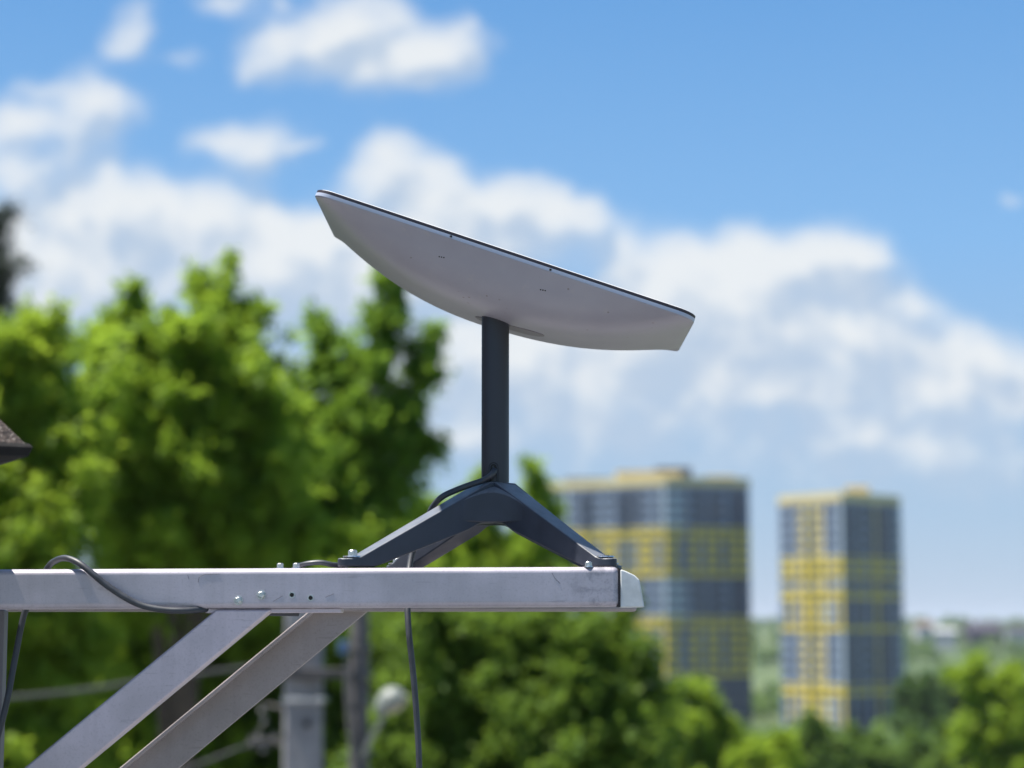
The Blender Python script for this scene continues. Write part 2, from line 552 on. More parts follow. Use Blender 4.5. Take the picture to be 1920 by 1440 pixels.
# ------------------------------------------------------------------ house at the left (roof corner in view, carries the bracket)
def make_house():
    t = thing('house', (-3.0, 5.0, 0), 'house with dark granular shingled roof corner above the metal bracket', 'house')
    m = bpy.data.materials.new("shingle_granules"); m.use_nodes = True
    k = N(m.node_tree); bs = k.n['Principled BSDF']
    geo = k.new('ShaderNodeNewGeometry').outputs['Position']
    vo = k.new('ShaderNodeTexVoronoi'); k.l.new(geo, vo.inputs['Vector']); vo.inputs['Scale'].default_value = 420
    sep = k.new('ShaderNodeSeparateColor'); k.l.new(vo.outputs['Color'], sep.inputs[0])
    c = k.mix(k.smooth(sep.outputs[0], .2, .9), (.015, .010, .009), (.085, .062, .052))
    c = k.mix(k.smooth(sep.outputs[1], .82, .9), c, (.20, .17, .15))
    k.l.new(c, bs.inputs['Base Color']); bs.inputs['Roughness'].default_value = .9
    b = k.new('ShaderNodeBump'); b.inputs['Strength'].default_value = .7; b.inputs['Distance'].default_value = .002
    k.l.new(vo.outputs['Distance'], b.inputs['Height']); k.l.new(b.outputs[0], bs.inputs['Normal'])
    fascia = mat("tar_black", (.008, .007, .007), .9, vary=.3, vscale=60, bump=.3, bscale=120)
    wallm = mat("render_grey", (.42, .40, .37), .85, vary=.15, vscale=3, bump=.3, bscale=60)
    c0 = P(50, 834, 2.22)                      # eave corner
    ex, ey, ez = c0.x, c0.y, c0.z
    W, D = 6.0, 7.0
    turn = Matrix.Rotation(R(27), 3, 'Z')
    def tw(p):
        p = Vector(p) - c0
        return c0 + turn @ p
    s = math.tan(R(50)); half = W / 2
    ridge_z = ez + half * s
    A = Vector((ex, ey, ez)); B = Vector((ex, ey + D, ez)); Cc = Vector((ex - W, ey + D, ez)); Dd = Vector((ex - W, ey, ez))
    r0 = Vector((ex - half, ey + half, ridge_z)); r1 = Vector((ex - half, ey + D - half, ridge_z))
    rf = MB()
    rf.poly([A, B, Cc, Dd, r0, r1], [(3, 0, 4), (0, 1, 5, 4), (1, 2, 5), (2, 3, 4, 5)])
    th = .018
    dn = Vector((0, 0, -.004))
    lo = [p + dn for p in (A, B, Cc, Dd)]
    rf.poly([A, B, Cc, Dd] + lo, [(0, 4, 5, 1), (1, 5, 6, 2), (2, 6, 7, 3), (3, 7, 4, 0), (4, 7, 6, 5)])
    rf.v = [tuple(tw(p)) for p in rf.v]
    ro = rf.build('roof', m, t)
    # black drip edge, thicker a hand's width in from the corner
    fa = MB()
    o = .006
    def rect(ins, z):
        return [Vector((ex + o - ins, ey - o + ins, z)), Vector((ex + o - ins, ey + D + o - ins, z)), Vector((ex - W - o + ins, ey + D + o - ins, z)), Vector((ex - W - o + ins, ey - o + ins, z))]
    fa.loft([rect(.004, ez + .0015), rect(0, ez - .003), rect(.004, ez - .013), rect(.03, ez - .020), rect(.25, ez - .022)], cap=True)
    fa.v = [tuple(tw(p)) for p in fa.v]
    fa.build('fascia', fascia, t)
    wl = MB()
    x1, y0 = ex - .36, ey + .10
    wl.box(((x1 + ex - W + .4) / 2, (y0 + ey + D - .4) / 2, (ez - .03) / 2 - .1), (x1 - (ex - W + .4), (ey + D - .4) - y0, ez - .03 + .2))
    wl.v = [tuple(tw(p)) for p in wl.v]
    wl.build('wall', wallm, t)
    return t


make_house()

# ------------------------------------------------------------------ cantilever bracket of metal beams and braces
X, Yx, Z = Vector((1, 0, 0)), Vector((0, 1, 0)), Vector((0, 0, 1))
YF = 2.50                                            # near face of the front beam
b_tl = P(-700, 1070.5, YF); b_tr = P(1161, 1062.5, YF)
BH = (P(600, 1065, YF) - P(600, 1140, YF)).z         # beam height
BW = .050


def bar(mb, p0, p1, h, w, mi=0):
    """bar whose near top edge runs p0 -> p1, hanging h down and w away from the viewer"""
    d = (p1 - p0); d.y = 0; d.normalize()
    up = Vector((-d.z, 0, d.x))
    if up.z < 0: up = -up
    pts = []
    for p in (p0, p1):
        pts += [p, p + Yx * w, p + Yx * w - up * h, p - up * h]
    mb.poly(pts, [(0, 1, 2, 3), (7, 6, 5, 4), (0, 4, 5, 1), (1, 5, 6, 2), (2, 6, 7, 3), (3, 7, 4, 0)], mi)


def hexbolt(mb, c, n, r, h, washer=None):
    c = Vector(c); n = Vector(n).normalized()
    if washer:
        mb.cyl(c, c + n * h * .28, washer, washer * .96, 24)
        c = c + n * h * .28
    mb.cyl(c, c + n * h * .8, r, r, 6)
    mb.cyl(c + n * h * .8, c + n * h, r * .88, r * .66, 12)


bracket = thing('mounting_bracket', (-.92, 2.6, 8.7), 'silver metal cantilever bracket of two beams with slanting braces carrying the dish', 'bracket')
mb = MB(); bar(mb, b_tl, b_tr, BH, BW)
front_beam = mb.build('beam', M['beam'], bracket, bevel=.0078, seg=5)
YR = 2.80
zr = b_tr.z - .004
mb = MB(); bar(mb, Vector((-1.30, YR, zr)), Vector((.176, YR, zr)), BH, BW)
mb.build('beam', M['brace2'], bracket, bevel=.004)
# faint scuffs and a long scratch on the front beam
for pts in ([(1035, 1074), (1040, 1084), (1050, 1094)], [(610, 1120), (626, 1113)], [(512, 1128), (530, 1117)], [(352, 1078), (354, 1086)], [(372, 1092), (373, 1082), (384, 1077), (412, 1076)]):
    mb = MB()
    mb.tube([P(x, y, YF - .0001) for x, y in pts], .00022, 5)
    o = mb.build('scratch', M['seal'], front_beam)
# front brace (square tube) and rear brace (angle iron)
def brace(mb, e0, e1, e2, Y, y_off, depth):
    """upper edge e0->e1 in photo pixels at distance Y, lower edge passes e2"""
    a = P(*e0, Y); b = P(*e1, Y); c = P(*e2, Y)
    d = (b - a); d.y = 0; d.normalize()
    n = Vector((d.z, 0, -d.x))
    if n.z > 0: n = -n
    w = (c - a).dot(n)
    k = (-1.10 - (Y - YF) * .55 - a.x) / d.x
    b = a + d * k
    return a, b, d, n, w


mb = MB()
a, b, d, n, w = brace(mb, (405, 1143), (45, 1440), (510, 1143), YF + .006, 0, .04)
a2 = P(510, 1143, YF + .006)                          # cut parallel to the beam
mb.poly([a, a2, b + n * w, b] + [p + Yx * .038 for p in (a, a2, b + n * w, b)],
        [(0, 1, 2, 3), (7, 6, 5, 4), (0, 4, 5, 1), (1, 5, 6, 2), (2, 6, 7, 3), (3, 7, 4, 0)])
mb.build('brace', M['brace'], bracket, bevel=.003)
mb = MB()
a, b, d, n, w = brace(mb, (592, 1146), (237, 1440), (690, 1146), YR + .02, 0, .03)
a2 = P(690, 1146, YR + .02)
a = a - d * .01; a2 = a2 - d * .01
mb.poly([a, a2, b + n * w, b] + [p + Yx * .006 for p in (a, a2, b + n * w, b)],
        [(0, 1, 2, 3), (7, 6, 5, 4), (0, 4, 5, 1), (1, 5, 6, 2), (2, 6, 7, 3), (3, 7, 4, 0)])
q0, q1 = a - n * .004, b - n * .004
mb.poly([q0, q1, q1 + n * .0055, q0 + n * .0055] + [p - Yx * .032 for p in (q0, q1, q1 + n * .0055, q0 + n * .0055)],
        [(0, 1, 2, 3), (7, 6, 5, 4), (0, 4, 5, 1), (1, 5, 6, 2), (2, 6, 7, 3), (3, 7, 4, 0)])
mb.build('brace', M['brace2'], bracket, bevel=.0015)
# gusset strip under the front beam between the braces
mb = MB(); bar(mb, P(385, 1141.5, YF + .012), P(640, 1140.5, YF + .012), .0055, .036)
mb.build('gusset_plate', M['brace'], bracket, bevel=.001)
# upright at the left edge of the picture
mb = MB(); mb.box((P(-12, 1300, 2.60).x, 2.61, 8.72), (.022, .022, .60))
mb.build('upright', M['slot'], bracket, bevel=.002)
# end cap: dark joint then pale plug with a slanting top
mb = MB()
o0 = P(1161, 1066, YF)
def cap_prof(pts, Y):
    return [P(x, y, Y) for x, y in pts]
prof = [(1163.5, 1067.5), (1172, 1070), (1190, 1078.5), (1199, 1087), (1204, 1112), (1208.5, 1138.5), (1163.5, 1139)]
ring = cap_prof(prof, YF + .001)
mb.loft([ring, [p + Yx * .046 for p in ring]])
mb.build('end_cap', M['cap'], bracket, bevel=.0018, seg=3)
mb = MB()
r_ = cap_prof([(1159, 1064.5), (1164.5, 1067.5), (1164.5, 1138), (1159, 1138)], YF + .003)
mb.loft([r_, [p + Yx * .044 for p in r_]])
mb.build('cap_joint', M['gap'], bracket)
# bolts in the near face and small ones on top
for (x, y) in ((447, 1125.5), (490, 1115)):
    mb = MB(); hexbolt(mb, P(x, y, YF), (0, -1, 0), .0046, .0048, washer=.0060)
    mb.build('bolt', M['steel'], bracket)
for (x, y) in ((547.5, 1115.5), (582.5, 1121)):
    mb = MB(); c = P(x, y, YF)
    mb.cyl(c + Yx * .002, c - Yx * .0009, .0042, .0040, 20)
    ring_o = mb.build('rivet_hole', M['steel'], bracket, smooth=True)
    mb = MB(); mb.cyl(c - Yx * .0006, c - Yx * .0013, .0027, .0027, 16)
    mb.build('hole', M['hole'], ring_o)
for (x, Yb) in ((527, YF + .02), (557, YF + .02), (1103, YF + .006)):
    xx = (x - 960) / FPX * Yb * 1.0
    f = (xx - b_tl.x) / (b_tr.x - b_tl.x)
    zt = b_tl.z + (b_tr.z - b_tl.z) * f
    mb = MB(); hexbolt(mb, (xx, Yb, zt - .0005), (0, 0, 1), .0045, .0058, washer=.0058)
    mb.build('bolt', M['steel'], bracket)

# ------------------------------------------------------------------ the satellite dish on its cross-legged mount
YM = 2.66                                            # mast axis
mx = (928.5 - 960) / FPX * YM
beam_top = b_tr.z
dish = thing('satellite_dish', (mx, YM, beam_top), 'white rectangular satellite dish tilted on a dark mast with four splayed legs', 'satellite dish')
# panel frame: u along the long edge, v away from the viewer, w up out of the face
nl, nr = P(589, 351.5, 2.532), P(1298, 586, 2.528)
fl, fr = P(634, 438, 2.832), P(1281, 655, 2.828)
Opn = (nl + nr + fl + fr) / 4
u = ((nr - nl).normalized() + (fr - fl).normalized()).normalized()
v = ((fl - nl).normalized() + (fr - nr).normalized()); v = (v - u * v.dot(u)).normalized()
wv = u.cross(v).normalized()
A_ = ((nr - nl).length + (fr - fl).length) / 4
B_ = ((fl - nl).length + (fr - nr).length) / 4
RC = .024


def outline(a, b, r, seg=8, mid=14):
    pts = []
    corners = ((a - r, b - r, 0), (-a + r, b - r, 90), (-a + r, -b + r, 180), (a - r, -b + r, 270))
    for i, (cx, cy, s) in enumerate(corners):
        for k in range(seg + 1):
            t = R(s + 90 * k / seg)
            pts.append((cx + r * math.cos(t), cy + r * math.sin(t)))
        nx, ny, ns = corners[(i + 1) % 4]
        e = (nx + r * math.cos(R(ns)), ny + r * math.sin(R(ns)))
        s0 = pts[-1]
        for k in range(1, mid):
            f = k / mid
            pts.append((s0[0] + (e[0] - s0[0]) * f, s0[1] + (e[1] - s0[1]) * f))
    return pts


def L(p, h):
    return Opn + u * p[0] + v * p[1] + wv * h


HB = .064


def belly(p):
    x = min(1, abs(p[0]) / (A_ - .003)); y = min(1, abs(p[1]) / (B_ - .003))
    return HB * (1 - x ** (2.05 if p[0] < 0 else 2.5)) * (1 - y ** 5.0) * (1 - .12 * p[0] / A_)


WALL = .0075                                          # depth of the straight rim wall
rim = outline(A_, B_, RC)
shell = MB()
rings = [[L(p, -.0028) for p in rim], [L(p, -WALL) for p in rim],
         [L((p[0] * .9975, p[1] * .996), -WALL - .0012) for p in rim]]
for j in range(1, 26):
    t = 1 - j / 26
    t2 = t * .995
    rings.append([L((p[0] * t2, p[1] * t2), -WALL - .0015 - belly((p[0] * t2, p[1] * t2))) for p in rim])
shell.loft(rings, cap=True)
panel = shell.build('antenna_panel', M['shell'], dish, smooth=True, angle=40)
mb = MB()
mb.loft([[L((p[0] * 1.0, p[1] * 1.0), -.0027) for p in rim], [L(p, .0006) for p in rim], [L((p[0] * .996, p[1] * .993), .0014) for p in rim]])
mb.build('edge_seal', M['seal'], panel, smooth=True, angle=50)
mb = MB()
mb.loft([[L((p[0] * .994, p[1] * .990), .0010) for p in rim], [L((p[0] * .990, p[1] * .984), .0022) for p in rim]])
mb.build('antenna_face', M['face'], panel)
# rim strip as its own moulding, the sky's blue put into its colour
mb = MB()
o_ = 1.0012
mb.loft([[L((p[0] * o_, p[1] * o_), -.0030) for p in rim], [L((p[0] * (o_ + .0004), p[1] * (o_ + .0006)), -.0048) for p in rim], [L((p[0] * o_, p[1] * o_), -.0074) for p in rim]], cap=False)
mb.build('rim', M['rim'], panel, smooth=True)


def on_belly(px, py):
    """point of the shell under a photo pixel (nearest hit along the line of sight), with its normal"""
    d = raydir(px, py)
    best = None
    lo = None
    for i in range(4000):
        s = 2.38 + i * .0002
        q = CAM + d * (s / d.y)
        r = q - Opn
        p = (r.dot(u), r.dot(v)); h = r.dot(wv)
        if abs(p[0]) > A_ or abs(p[1]) > B_: continue
        if -WALL - .0015 - belly(p) <= h:
            e = .002
            gx = (belly((p[0] + e, p[1])) - belly((p[0] - e, p[1]))) / (2 * e)
            gy = (belly((p[0], p[1] + e)) - belly((p[0], p[1] - e))) / (2 * e)
            n = (-wv - u * gx - v * gy).normalized()
            return q, n
    return None


for (x, y) in ((845, 443.5), (1031.5, 506)):
    hit = on_belly(x, y + 1)
    if hit:
        q, n = hit
        mb = MB(); mb.cyl(q - n * .002, q + n * .0004, .0016, .0016, 12)
        mb.build('screw_hole', M['hole'], panel)
for (x, y) in ((828, 482), (1018, 544)):
    mb = MB()
    for k in (-1, 0, 1):
        hit = on_belly(x + k * 4.3, y + k * .8)
        if hit:
            q, n = hit
            mb.cyl(q - n * .002, q + n * .0003, .00095, .00095, 10)
    mb.build('vent_dots', M['hole'], panel)
# slot for the mast in the belly
mb = MB()
sl = []
um = (Vector((mx, YM, Opn.z)) - Opn).dot(u) + .036
vm = 0.0
mast_u = None
for a in range(40):
    t = 2 * math.pi * a / 40
    ex_ = .026 * (abs(math.cos(t)) ** 1.0) * (1 if math.cos(t) > 0 else -1) + (.030 if math.cos(t) > 0 else -.016)
    sl.append((um + ex_, vm + .021 * math.sin(t)))
cen = (sum(p[0] for p in sl) / 40, 0)
rg = []
for f, off in ((1.0, .0012), (1.0, -.0009), (.93, -.0011), (.5, -.0012), (.05, -.0012)):
    rg.append([L((cen[0] + (p[0] - cen[0]) * f, p[1] * f), -WALL - .0015 - belly((cen[0] + (p[0] - cen[0]) * f, p[1] * f)) + off) for p in sl])
mb.loft(rg, cap=False)
mb.build('mast_slot', M['slot'], panel, smooth=True)
# mast
MR = 26.0 / FPX * YM
hub_top = P(928, 904, YM - .02).z
mast_top = P(928, 585, YM).z
mb = MB()
mb.cyl((mx, YM, hub_top - .03), (mx, YM, mast_top), MR, MR, 64)
mast = mb.build('mast', M['mast'], dish, smooth=True)
# cable port: raised lip and dark opening on the near side of the mast
def on_mast(px, py, r):
    x = (px - 960) / FPX * (YM - MR) - mx
    x = max(-MR * .98, min(MR * .98, x))
    yv = YM - math.sqrt(max(0, r * r - x * x))
    return Vector((mx + x * r / MR, yv, P(px, py, YM - MR).z))


def arch(w, top, bot, cx):
    pts = [(cx - w, bot)]
    for k in range(13):
        t = math.pi - math.pi * k / 12
        pts.append((cx + w * math.cos(t), top + w - w * math.sin(t)))
    pts.append((cx + w, bot))
    return pts


mb = MB()
outer = arch(8.6, 867, 902, 925.5)
inner = arch(6.4, 869.2, 902, 925.5)
mb.loft([[on_mast(x, y, MR + .0002) for x, y in outer], [on_mast(x, y, MR + .0007) for x, y in outer]], cap=True)
port = mb.build('cable_port', M['hole'], mast)
mb = MB()
mid_ = arch(7.2, 868.6, 902, 925.5); in2 = arch(5.6, 870.2, 902, 925.5)
k_ = len(mid_)
pts = [on_mast(x, y, MR + .0013) for x, y in mid_] + [on_mast(x, y, MR + .0013) for x, y in in2]
mb.poly(pts, [(i, i + 1, k_ + i + 1, k_ + i) for i in range(k_ - 1)])
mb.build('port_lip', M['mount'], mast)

# hub and legs
hub_c = Vector((mx, YM, 0))
HUB_T = hub_top - beam_top
HUB_B = P(930, 981, YM - .03).z - beam_top


def leg_profile(s):
    """top and bottom height above the beam, half width, at fraction s of the leg"""
    s0 = .085
    top = HUB_T if s < s0 else HUB_T + (.0128 - HUB_T) * min(1, (s - s0) / (.95 - s0))
    if s > .95: top = .0128 - (s - .95) * .03
    if s < .12: bot = HUB_B
    else:
        t = (s - .12) / (.86 - .12)
        if t >= 1: bot = 0.0008
        else:
            lin = HUB_B * (1 - t)
            ease = .010 * math.exp(-((s - .12) / .10)) * (1 - t) * 0
            k = min(1, (s - .12) / .12)
            bot = HUB_B + (lin - HUB_B) * (k * k * (3 - 2 * k) if k < 1 else 1)
    hw = .0205 - .0075 * s
    return top, max(bot, .0008), hw


def make_leg(dx, dy, washer_only=False, label=None):
    foot = Vector((dx, dy, 0)); Rr = foot.length; d = foot / Rr; side = Vector((-d.y, d.x, 0))
    mb = MB(); rings = []
    ss = [0, .04, .085, .12, .14, .16, .18, .21, .25, .3, .4, .5, .6, .7, .8, .86, .90, .94]
    for s in ss:
        t_, b_, hw = leg_profile(s)
        c = hub_c + d * (Rr * s) + Z * beam_top
        rings.append([c + side * hw + Z * b_, c - side * hw + Z * b_, c - side * hw * .97 + Z * t_, c + side * hw * .97 + Z * t_])
    # rounded toe
    for s in (.97, 1.0, 1.025, 1.045, 1.055):
        t_, b_, hw = leg_profile(min(s, 1.0))
        k = (s - .94) / .117
        hw *= math.sqrt(max(.02, 1 - k * k))
        c = hub_c + d * (Rr * s) + Z * beam_top
        rings.append([c + side * hw + Z * b_, c - side * hw + Z * b_, c - side * hw * .97 + Z * t_, c + side * hw * .97 + Z * t_])
    mb.loft(rings)
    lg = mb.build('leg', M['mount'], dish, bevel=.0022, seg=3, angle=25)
    if label: lg['label'] = label
    c = hub_c + d * (Rr * .965) + Z * (beam_top + .0112)
    mb = MB(); mb.cyl(c + Z * .0016, c + Z * .0034, .0125, .0120, 28)
    wa = mb.build('washer', M['steel'], lg, smooth=True)
    mb = MB(); mb.cyl(c - Z * .002, c + Z * .0020, .0108, .0108, 28)
    mb.build('grommet', M['rubber'], lg, smooth=True)
    if not washer_only:
        mb = MB(); hexbolt(mb, c + Z * .0034, Z, .0062, .0078)
        mb.build('bolt', M['steel'], lg, smooth=True)
    else:
        mb = MB(); mb.cyl(c + Z * .0030, c + Z * .0042, .0066, .0060, 20)
        mb.build('socket_screw', M['hole'], lg, smooth=True)
    return lg


FY = YF + .024 - YM                                   # both near feet stand on the front beam
RY = YR + .025 - YM
make_leg((652 - 960) / FPX * (YM + FY) - mx, FY)
make_leg((1141 - 960) / FPX * (YM + FY) - mx, FY, washer_only=True)
make_leg(-.146, RY)
make_leg(.168, RY, washer_only=True)
# filleted hub: concave web between neighbouring legs
mb = MB()
feet = [((652 - 960) / FPX * (YM + FY) - mx, FY), ((1141 - 960) / FPX * (YM + FY) - mx, FY), (.168, RY), (-.146, RY)]
plan = []
RO = .078
for i in range(4):
    a = Vector((*feet[i], 0)).normalized(); b = Vector((*feet[(i + 1) % 4], 0)).normalized()
    sa = Vector((-a.y, a.x, 0)); sb = Vector((-b.y, b.x, 0))
    la = Vector((*feet[i], 0)).length; lb = Vector((*feet[(i + 1) % 4], 0)).length
    p0 = a * RO + sa * leg_profile(RO / la)[2] * .95; p2 = b * RO - sb * leg_profile(RO / lb)[2] * .95
    pc = (a + b).normalized() * (.0182 / math.sin(a.angle(b) / 2))
    for k in range(15):
        t = k / 14
        q = p0 * (1 - t) ** 2 + pc * 2 * t * (1 - t) + p2 * t ** 2
        plan.append((q, la + (lb - la) * t))
def ring_at(f_in, top):
    out = []
    for q, e in plan:
        s_ = q.length * f_in / e
        tz_, bz_, _ = leg_profile(s_)
        z_ = (tz_ - .0006) if top else HUB_B + .0012
        out.append(hub_c + q * f_in + Z * (beam_top + z_))
    return out
mb.loft([ring_at(.30, False), ring_at(.965, False), [p + Z * .0012 for p in ring_at(1.0, False)], [p - Z * .0012 for p in ring_at(1.0, True)], ring_at(.965, True), ring_at(.30, True)])
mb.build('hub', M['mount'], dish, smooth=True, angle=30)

# ------------------------------------------------------------------ cables
CR = 5.9 / FPX * 2.6
pts = spline([P(926, 880, YM - MR + .010), P(926, 884, YM - MR - .002), P(920, 892, YM - MR - .0045), P(905, 901, YM - .020), P(880, 909.5, YM - .026), P(855, 919, YM - .030),
              P(830, 931, YM - .036), P(813, 948, YM - .022), P(800, 975, YM - .004), P(786, 1005, YM + .01), P(775, 1030, YM + .01), P(768, 1062, YM + .0), P(765, 1100, YM - .02), P(764, 1140, YM - .04),
              P(767, 1190, YM - .05), P(774, 1255, YM - .05), P(781, 1340, YM - .05), P(786, 1440, YM - .05), P(785, 1600, YM - .05), P(770, 1800, YM)], 10)
mb = MB(); mb.tube(pts, CR, 12)
tag(mb.build('cable', M['cable'], smooth=True), 'dark grey cable leaving the mast foot and hanging straight below the beam', 'cable', 'dark cables on the bracket')
pts = spline([P(560, 1150, YF + .09), P(470, 1148, YF + .07), P(410, 1143.5, YF + .04), P(380, 1142.5, YF + .008), P(345, 1145, YF - .0045), P(300, 1142.5, YF - .007), P(255, 1131, YF - .007), P(205, 1101, YF - .007), P(168, 1071, YF - .007),
              P(145, 1054, YF - .001), P(122, 1046.5, YF + .012), P(103, 1052, YF + .036), P(90, 1064, YF + .060), P(70, 1100, YF + .072), P(46, 1150, YF + .075), P(30, 1225, YF + .07), P(14, 1310, YF + .06), P(-4, 1380, YF + .06), P(-40, 1500, YF + .06)], 10)
mb = MB(); mb.tube(pts, CR * .98, 12)
tag(mb.build('cable', M['cable'], smooth=True), 'dark grey cable looped over the left part of the beam', 'cable', 'dark cables on the bracket')
tz = b_tl.z + .003
def bt(px, dz, Y):
    x = (px - 960) / FPX * Y
    f = (x - b_tl.x) / (b_tr.x - b_tl.x)
    return Vector((x, Y, b_tl.z + (b_tr.z - b_tl.z) * f + dz))
pts = spline([bt(556, -.03, YF + .062), bt(559, .000, YF + .058), bt(570, .0055, YF + .035), bt(600, .0078, YF + .028), bt(622, .0052, YF + .032), bt(640, .0034, YF + .047), bt(655, -.006, YF + .062), bt(660, -.04, YF + .066)], 10)
mb = MB(); mb.tube(pts, CR * .8, 10)
tag(mb.build('cable', M['cable'], smooth=True), 'short arc of dark cable on the beam beside the left foot', 'cable', 'dark cables on the bracket')

# ------------------------------------------------------------------ trees
rng = np.random.default_rng(7)


def leaves_mesh(name, centres, axes, per, length, spread, leaf, width, droop, material, parent, org, size_var=.35):
    """sprays of leaf blades: for each spray centre/axis, `per` leaves along it"""
    n = len(centres)
    C0 = np.repeat(centres, per, 0); AX = np.repeat(axes, per, 0)
    m = n * per
    t = rng.uniform(-.5, .5, (m, 1))
    pos = C0 + AX * t * length * 1.35 + rng.normal(0, 1, (m, 3)) * spread * 1.15
    pos[:, 2] -= 1.9 * droop * (t[:, 0] + .5) ** 2 * length
    dirv = AX * .6 + rng.normal(0, .7, (m, 3)); dirv[:, 2] -= .25
    dirv /= np.linalg.norm(dirv, axis=1, keepdims=True)
    nrm = rng.normal(0, .55, (m, 3)); nrm[:, 2] += .9
    sd_ = np.cross(dirv, nrm); sd_ /= np.linalg.norm(sd_, axis=1, keepdims=True) + 1e-9
    nn = np.cross(sd_, dirv)
    ln = leaf * (1 + rng.uniform(-size_var, size_var, (m, 1)))
    wd = ln * width
    a = pos; b = pos + dirv * ln * .5 + sd_ * wd * .5 + nn * ln * .06
    c = pos + dirv * ln - nn * ln * .08; d = pos + dirv * ln * .5 - sd_ * wd * .5 + nn * ln * .06
    vs = np.stack([a, b, c, d], 1).reshape(-1, 3) - np.array(org)
    me = bpy.data.meshes.new(name)
    me.vertices.add(m * 4); me.vertices.foreach_set('co', vs.astype(np.float32).ravel())
    me.loops.add(m * 4); me.loops.foreach_set('vertex_index', np.arange(m * 4, dtype=np.int32))
    me.polygons.add(m); me.polygons.foreach_set('loop_start', np.arange(0, m * 4, 4, dtype=np.int32))
    spray_t = np.repeat(rng.uniform(0, 1, n), per)
    tint = np.clip(.55 * spray_t + .45 * rng.uniform(0, 1, m), 0, 1).astype(np.float32)
    at = me.attributes.new('tint', 'FLOAT', 'FACE'); at.data.foreach_set('value', tint)
    me.materials.append(material)
    me.update(); me.validate()
    o = bpy.data.objects.new(name, me); link(o, parent); ORG[o.name] = Vector(org)
    return o


def spray_points(blobs, tuft, per_tuft=6, cover=.64, inner=.5):
    """leaf sprays gathered in tufts near the skin of each lobe (lobe = centre, radii), with dark gaps between the
    tufts, thin leading shoots that break up the outline, and a sparse dark fill inside"""
    cs = np.array([b[0] for b in blobs], float); rs = np.array([b[1] for b in blobs], float)
    P_, A_x = [], []
    for c, r in zip(cs, rs):
        rm = float(np.mean(r))
        k = int(max(5, cover * 4 * (rm / tuft) ** 2))
        # spread directions evenly, then jitter
        ii = np.arange(k) + .5
        ph = np.arccos(1 - 2 * ii / k); th = math.pi * (1 + 5 ** .5) * ii + rng.uniform(0, 6.28)
        dv = np.stack([np.cos(th) * np.sin(ph), np.sin(th) * np.sin(ph), np.cos(ph)], 1) + rng.normal(0, .22, (k, 3))
        dv /= np.linalg.norm(dv, axis=1, keepdims=True)
        rad = np.clip(rng.normal(.82, .22, (k, 1)), .3, 1.25)
        cc = c + dv * r * rad
        cr = np.minimum(tuft * .8 * np.exp(rng.normal(0, .5, k)), rm * .8)
        tax = dv * .8 + rng.normal(0, .45, (k, 3)); tax[:, 2] += rng.choice([-.7, .5], k, p=[.6, .4])
        tax /= np.linalg.norm(tax, axis=1, keepdims=True)
        stretch = rng.uniform(.4, 1.7, k)
        m = np.maximum(2, (per_tuft * (cr / tuft) ** 2)).astype(int)
        ci = np.repeat(np.arange(k), m)
        d2 = rng.normal(0, 1, (len(ci), 3)); d2[:, 2] += .3
        d2 /= np.linalg.norm(d2, axis=1, keepdims=True)
        off = d2 * cr[ci][:, None] * np.abs(rng.normal(.25, .48, (len(ci), 1)))
        off += tax[ci] * (cr[ci] * stretch[ci] * rng.uniform(-.6, 1.2, len(ci)))[:, None]
        P_.append(cc[ci] + off)
        A_x.append(d2 * .6 + dv[ci] * .7 + np.array([0, 0, -.15]) + rng.normal(0, .25, (len(ci), 3)))
        # shoots
        ns = max(2, int(k * .10))
        sv = rng.normal(0, 1, (ns, 3)); sv[:, 2] = np.abs(sv[:, 2]) + .2
        sv /= np.linalg.norm(sv, axis=1, keepdims=True)
        sdir = sv * .5 + rng.normal(0, .22, (ns, 3)); sdir[:, 2] += .8
        sdir /= np.linalg.norm(sdir, axis=1, keepdims=True)
        sl_ = tuft * rng.uniform(1.2, 3.0, ns)
        si = np.repeat(np.arange(ns), 9)
        t = rng.uniform(0, 1, (len(si), 1))
        P_.append(c + sv[si] * r * .85 + sdir[si] * sl_[si][:, None] * t + rng.normal(0, .30, (len(si), 3)) * tuft * (1.1 - t))
        A_x.append(sdir[si] + rng.normal(0, .4, (len(si), 3)))
        # inner fill
        f = int(k * 1.3)
        fv = rng.normal(0, 1, (f, 3)); fv /= np.linalg.norm(fv, axis=1, keepdims=True)
        P_.append(c + fv * r * rng.uniform(.1, .62, (f, 1))); A_x.append(fv)
    pos = np.concatenate(P_); ax = np.concatenate(A_x)
    ax /= np.linalg.norm(ax, axis=1, keepdims=True)
    return pos, ax


def pxblobs(items, Y, drop=14):
    """crown lobes read off the photo, given their real distance; every lobe is as deep as it is wide"""
    out = []
    for it in items:
        px, py, rp = it[:3]
        rv = it[3] if len(it) > 3 else rp
        dy = it[4] if len(it) > 4 else 0.0
        Yb = Y + dy
        s = Yb / FPX
        c = P(px, py + drop, Yb)
        out.append(((c.x, c.y, c.z), (rp * s * .88, rp * s * .92, rv * s * .88)))
    return out


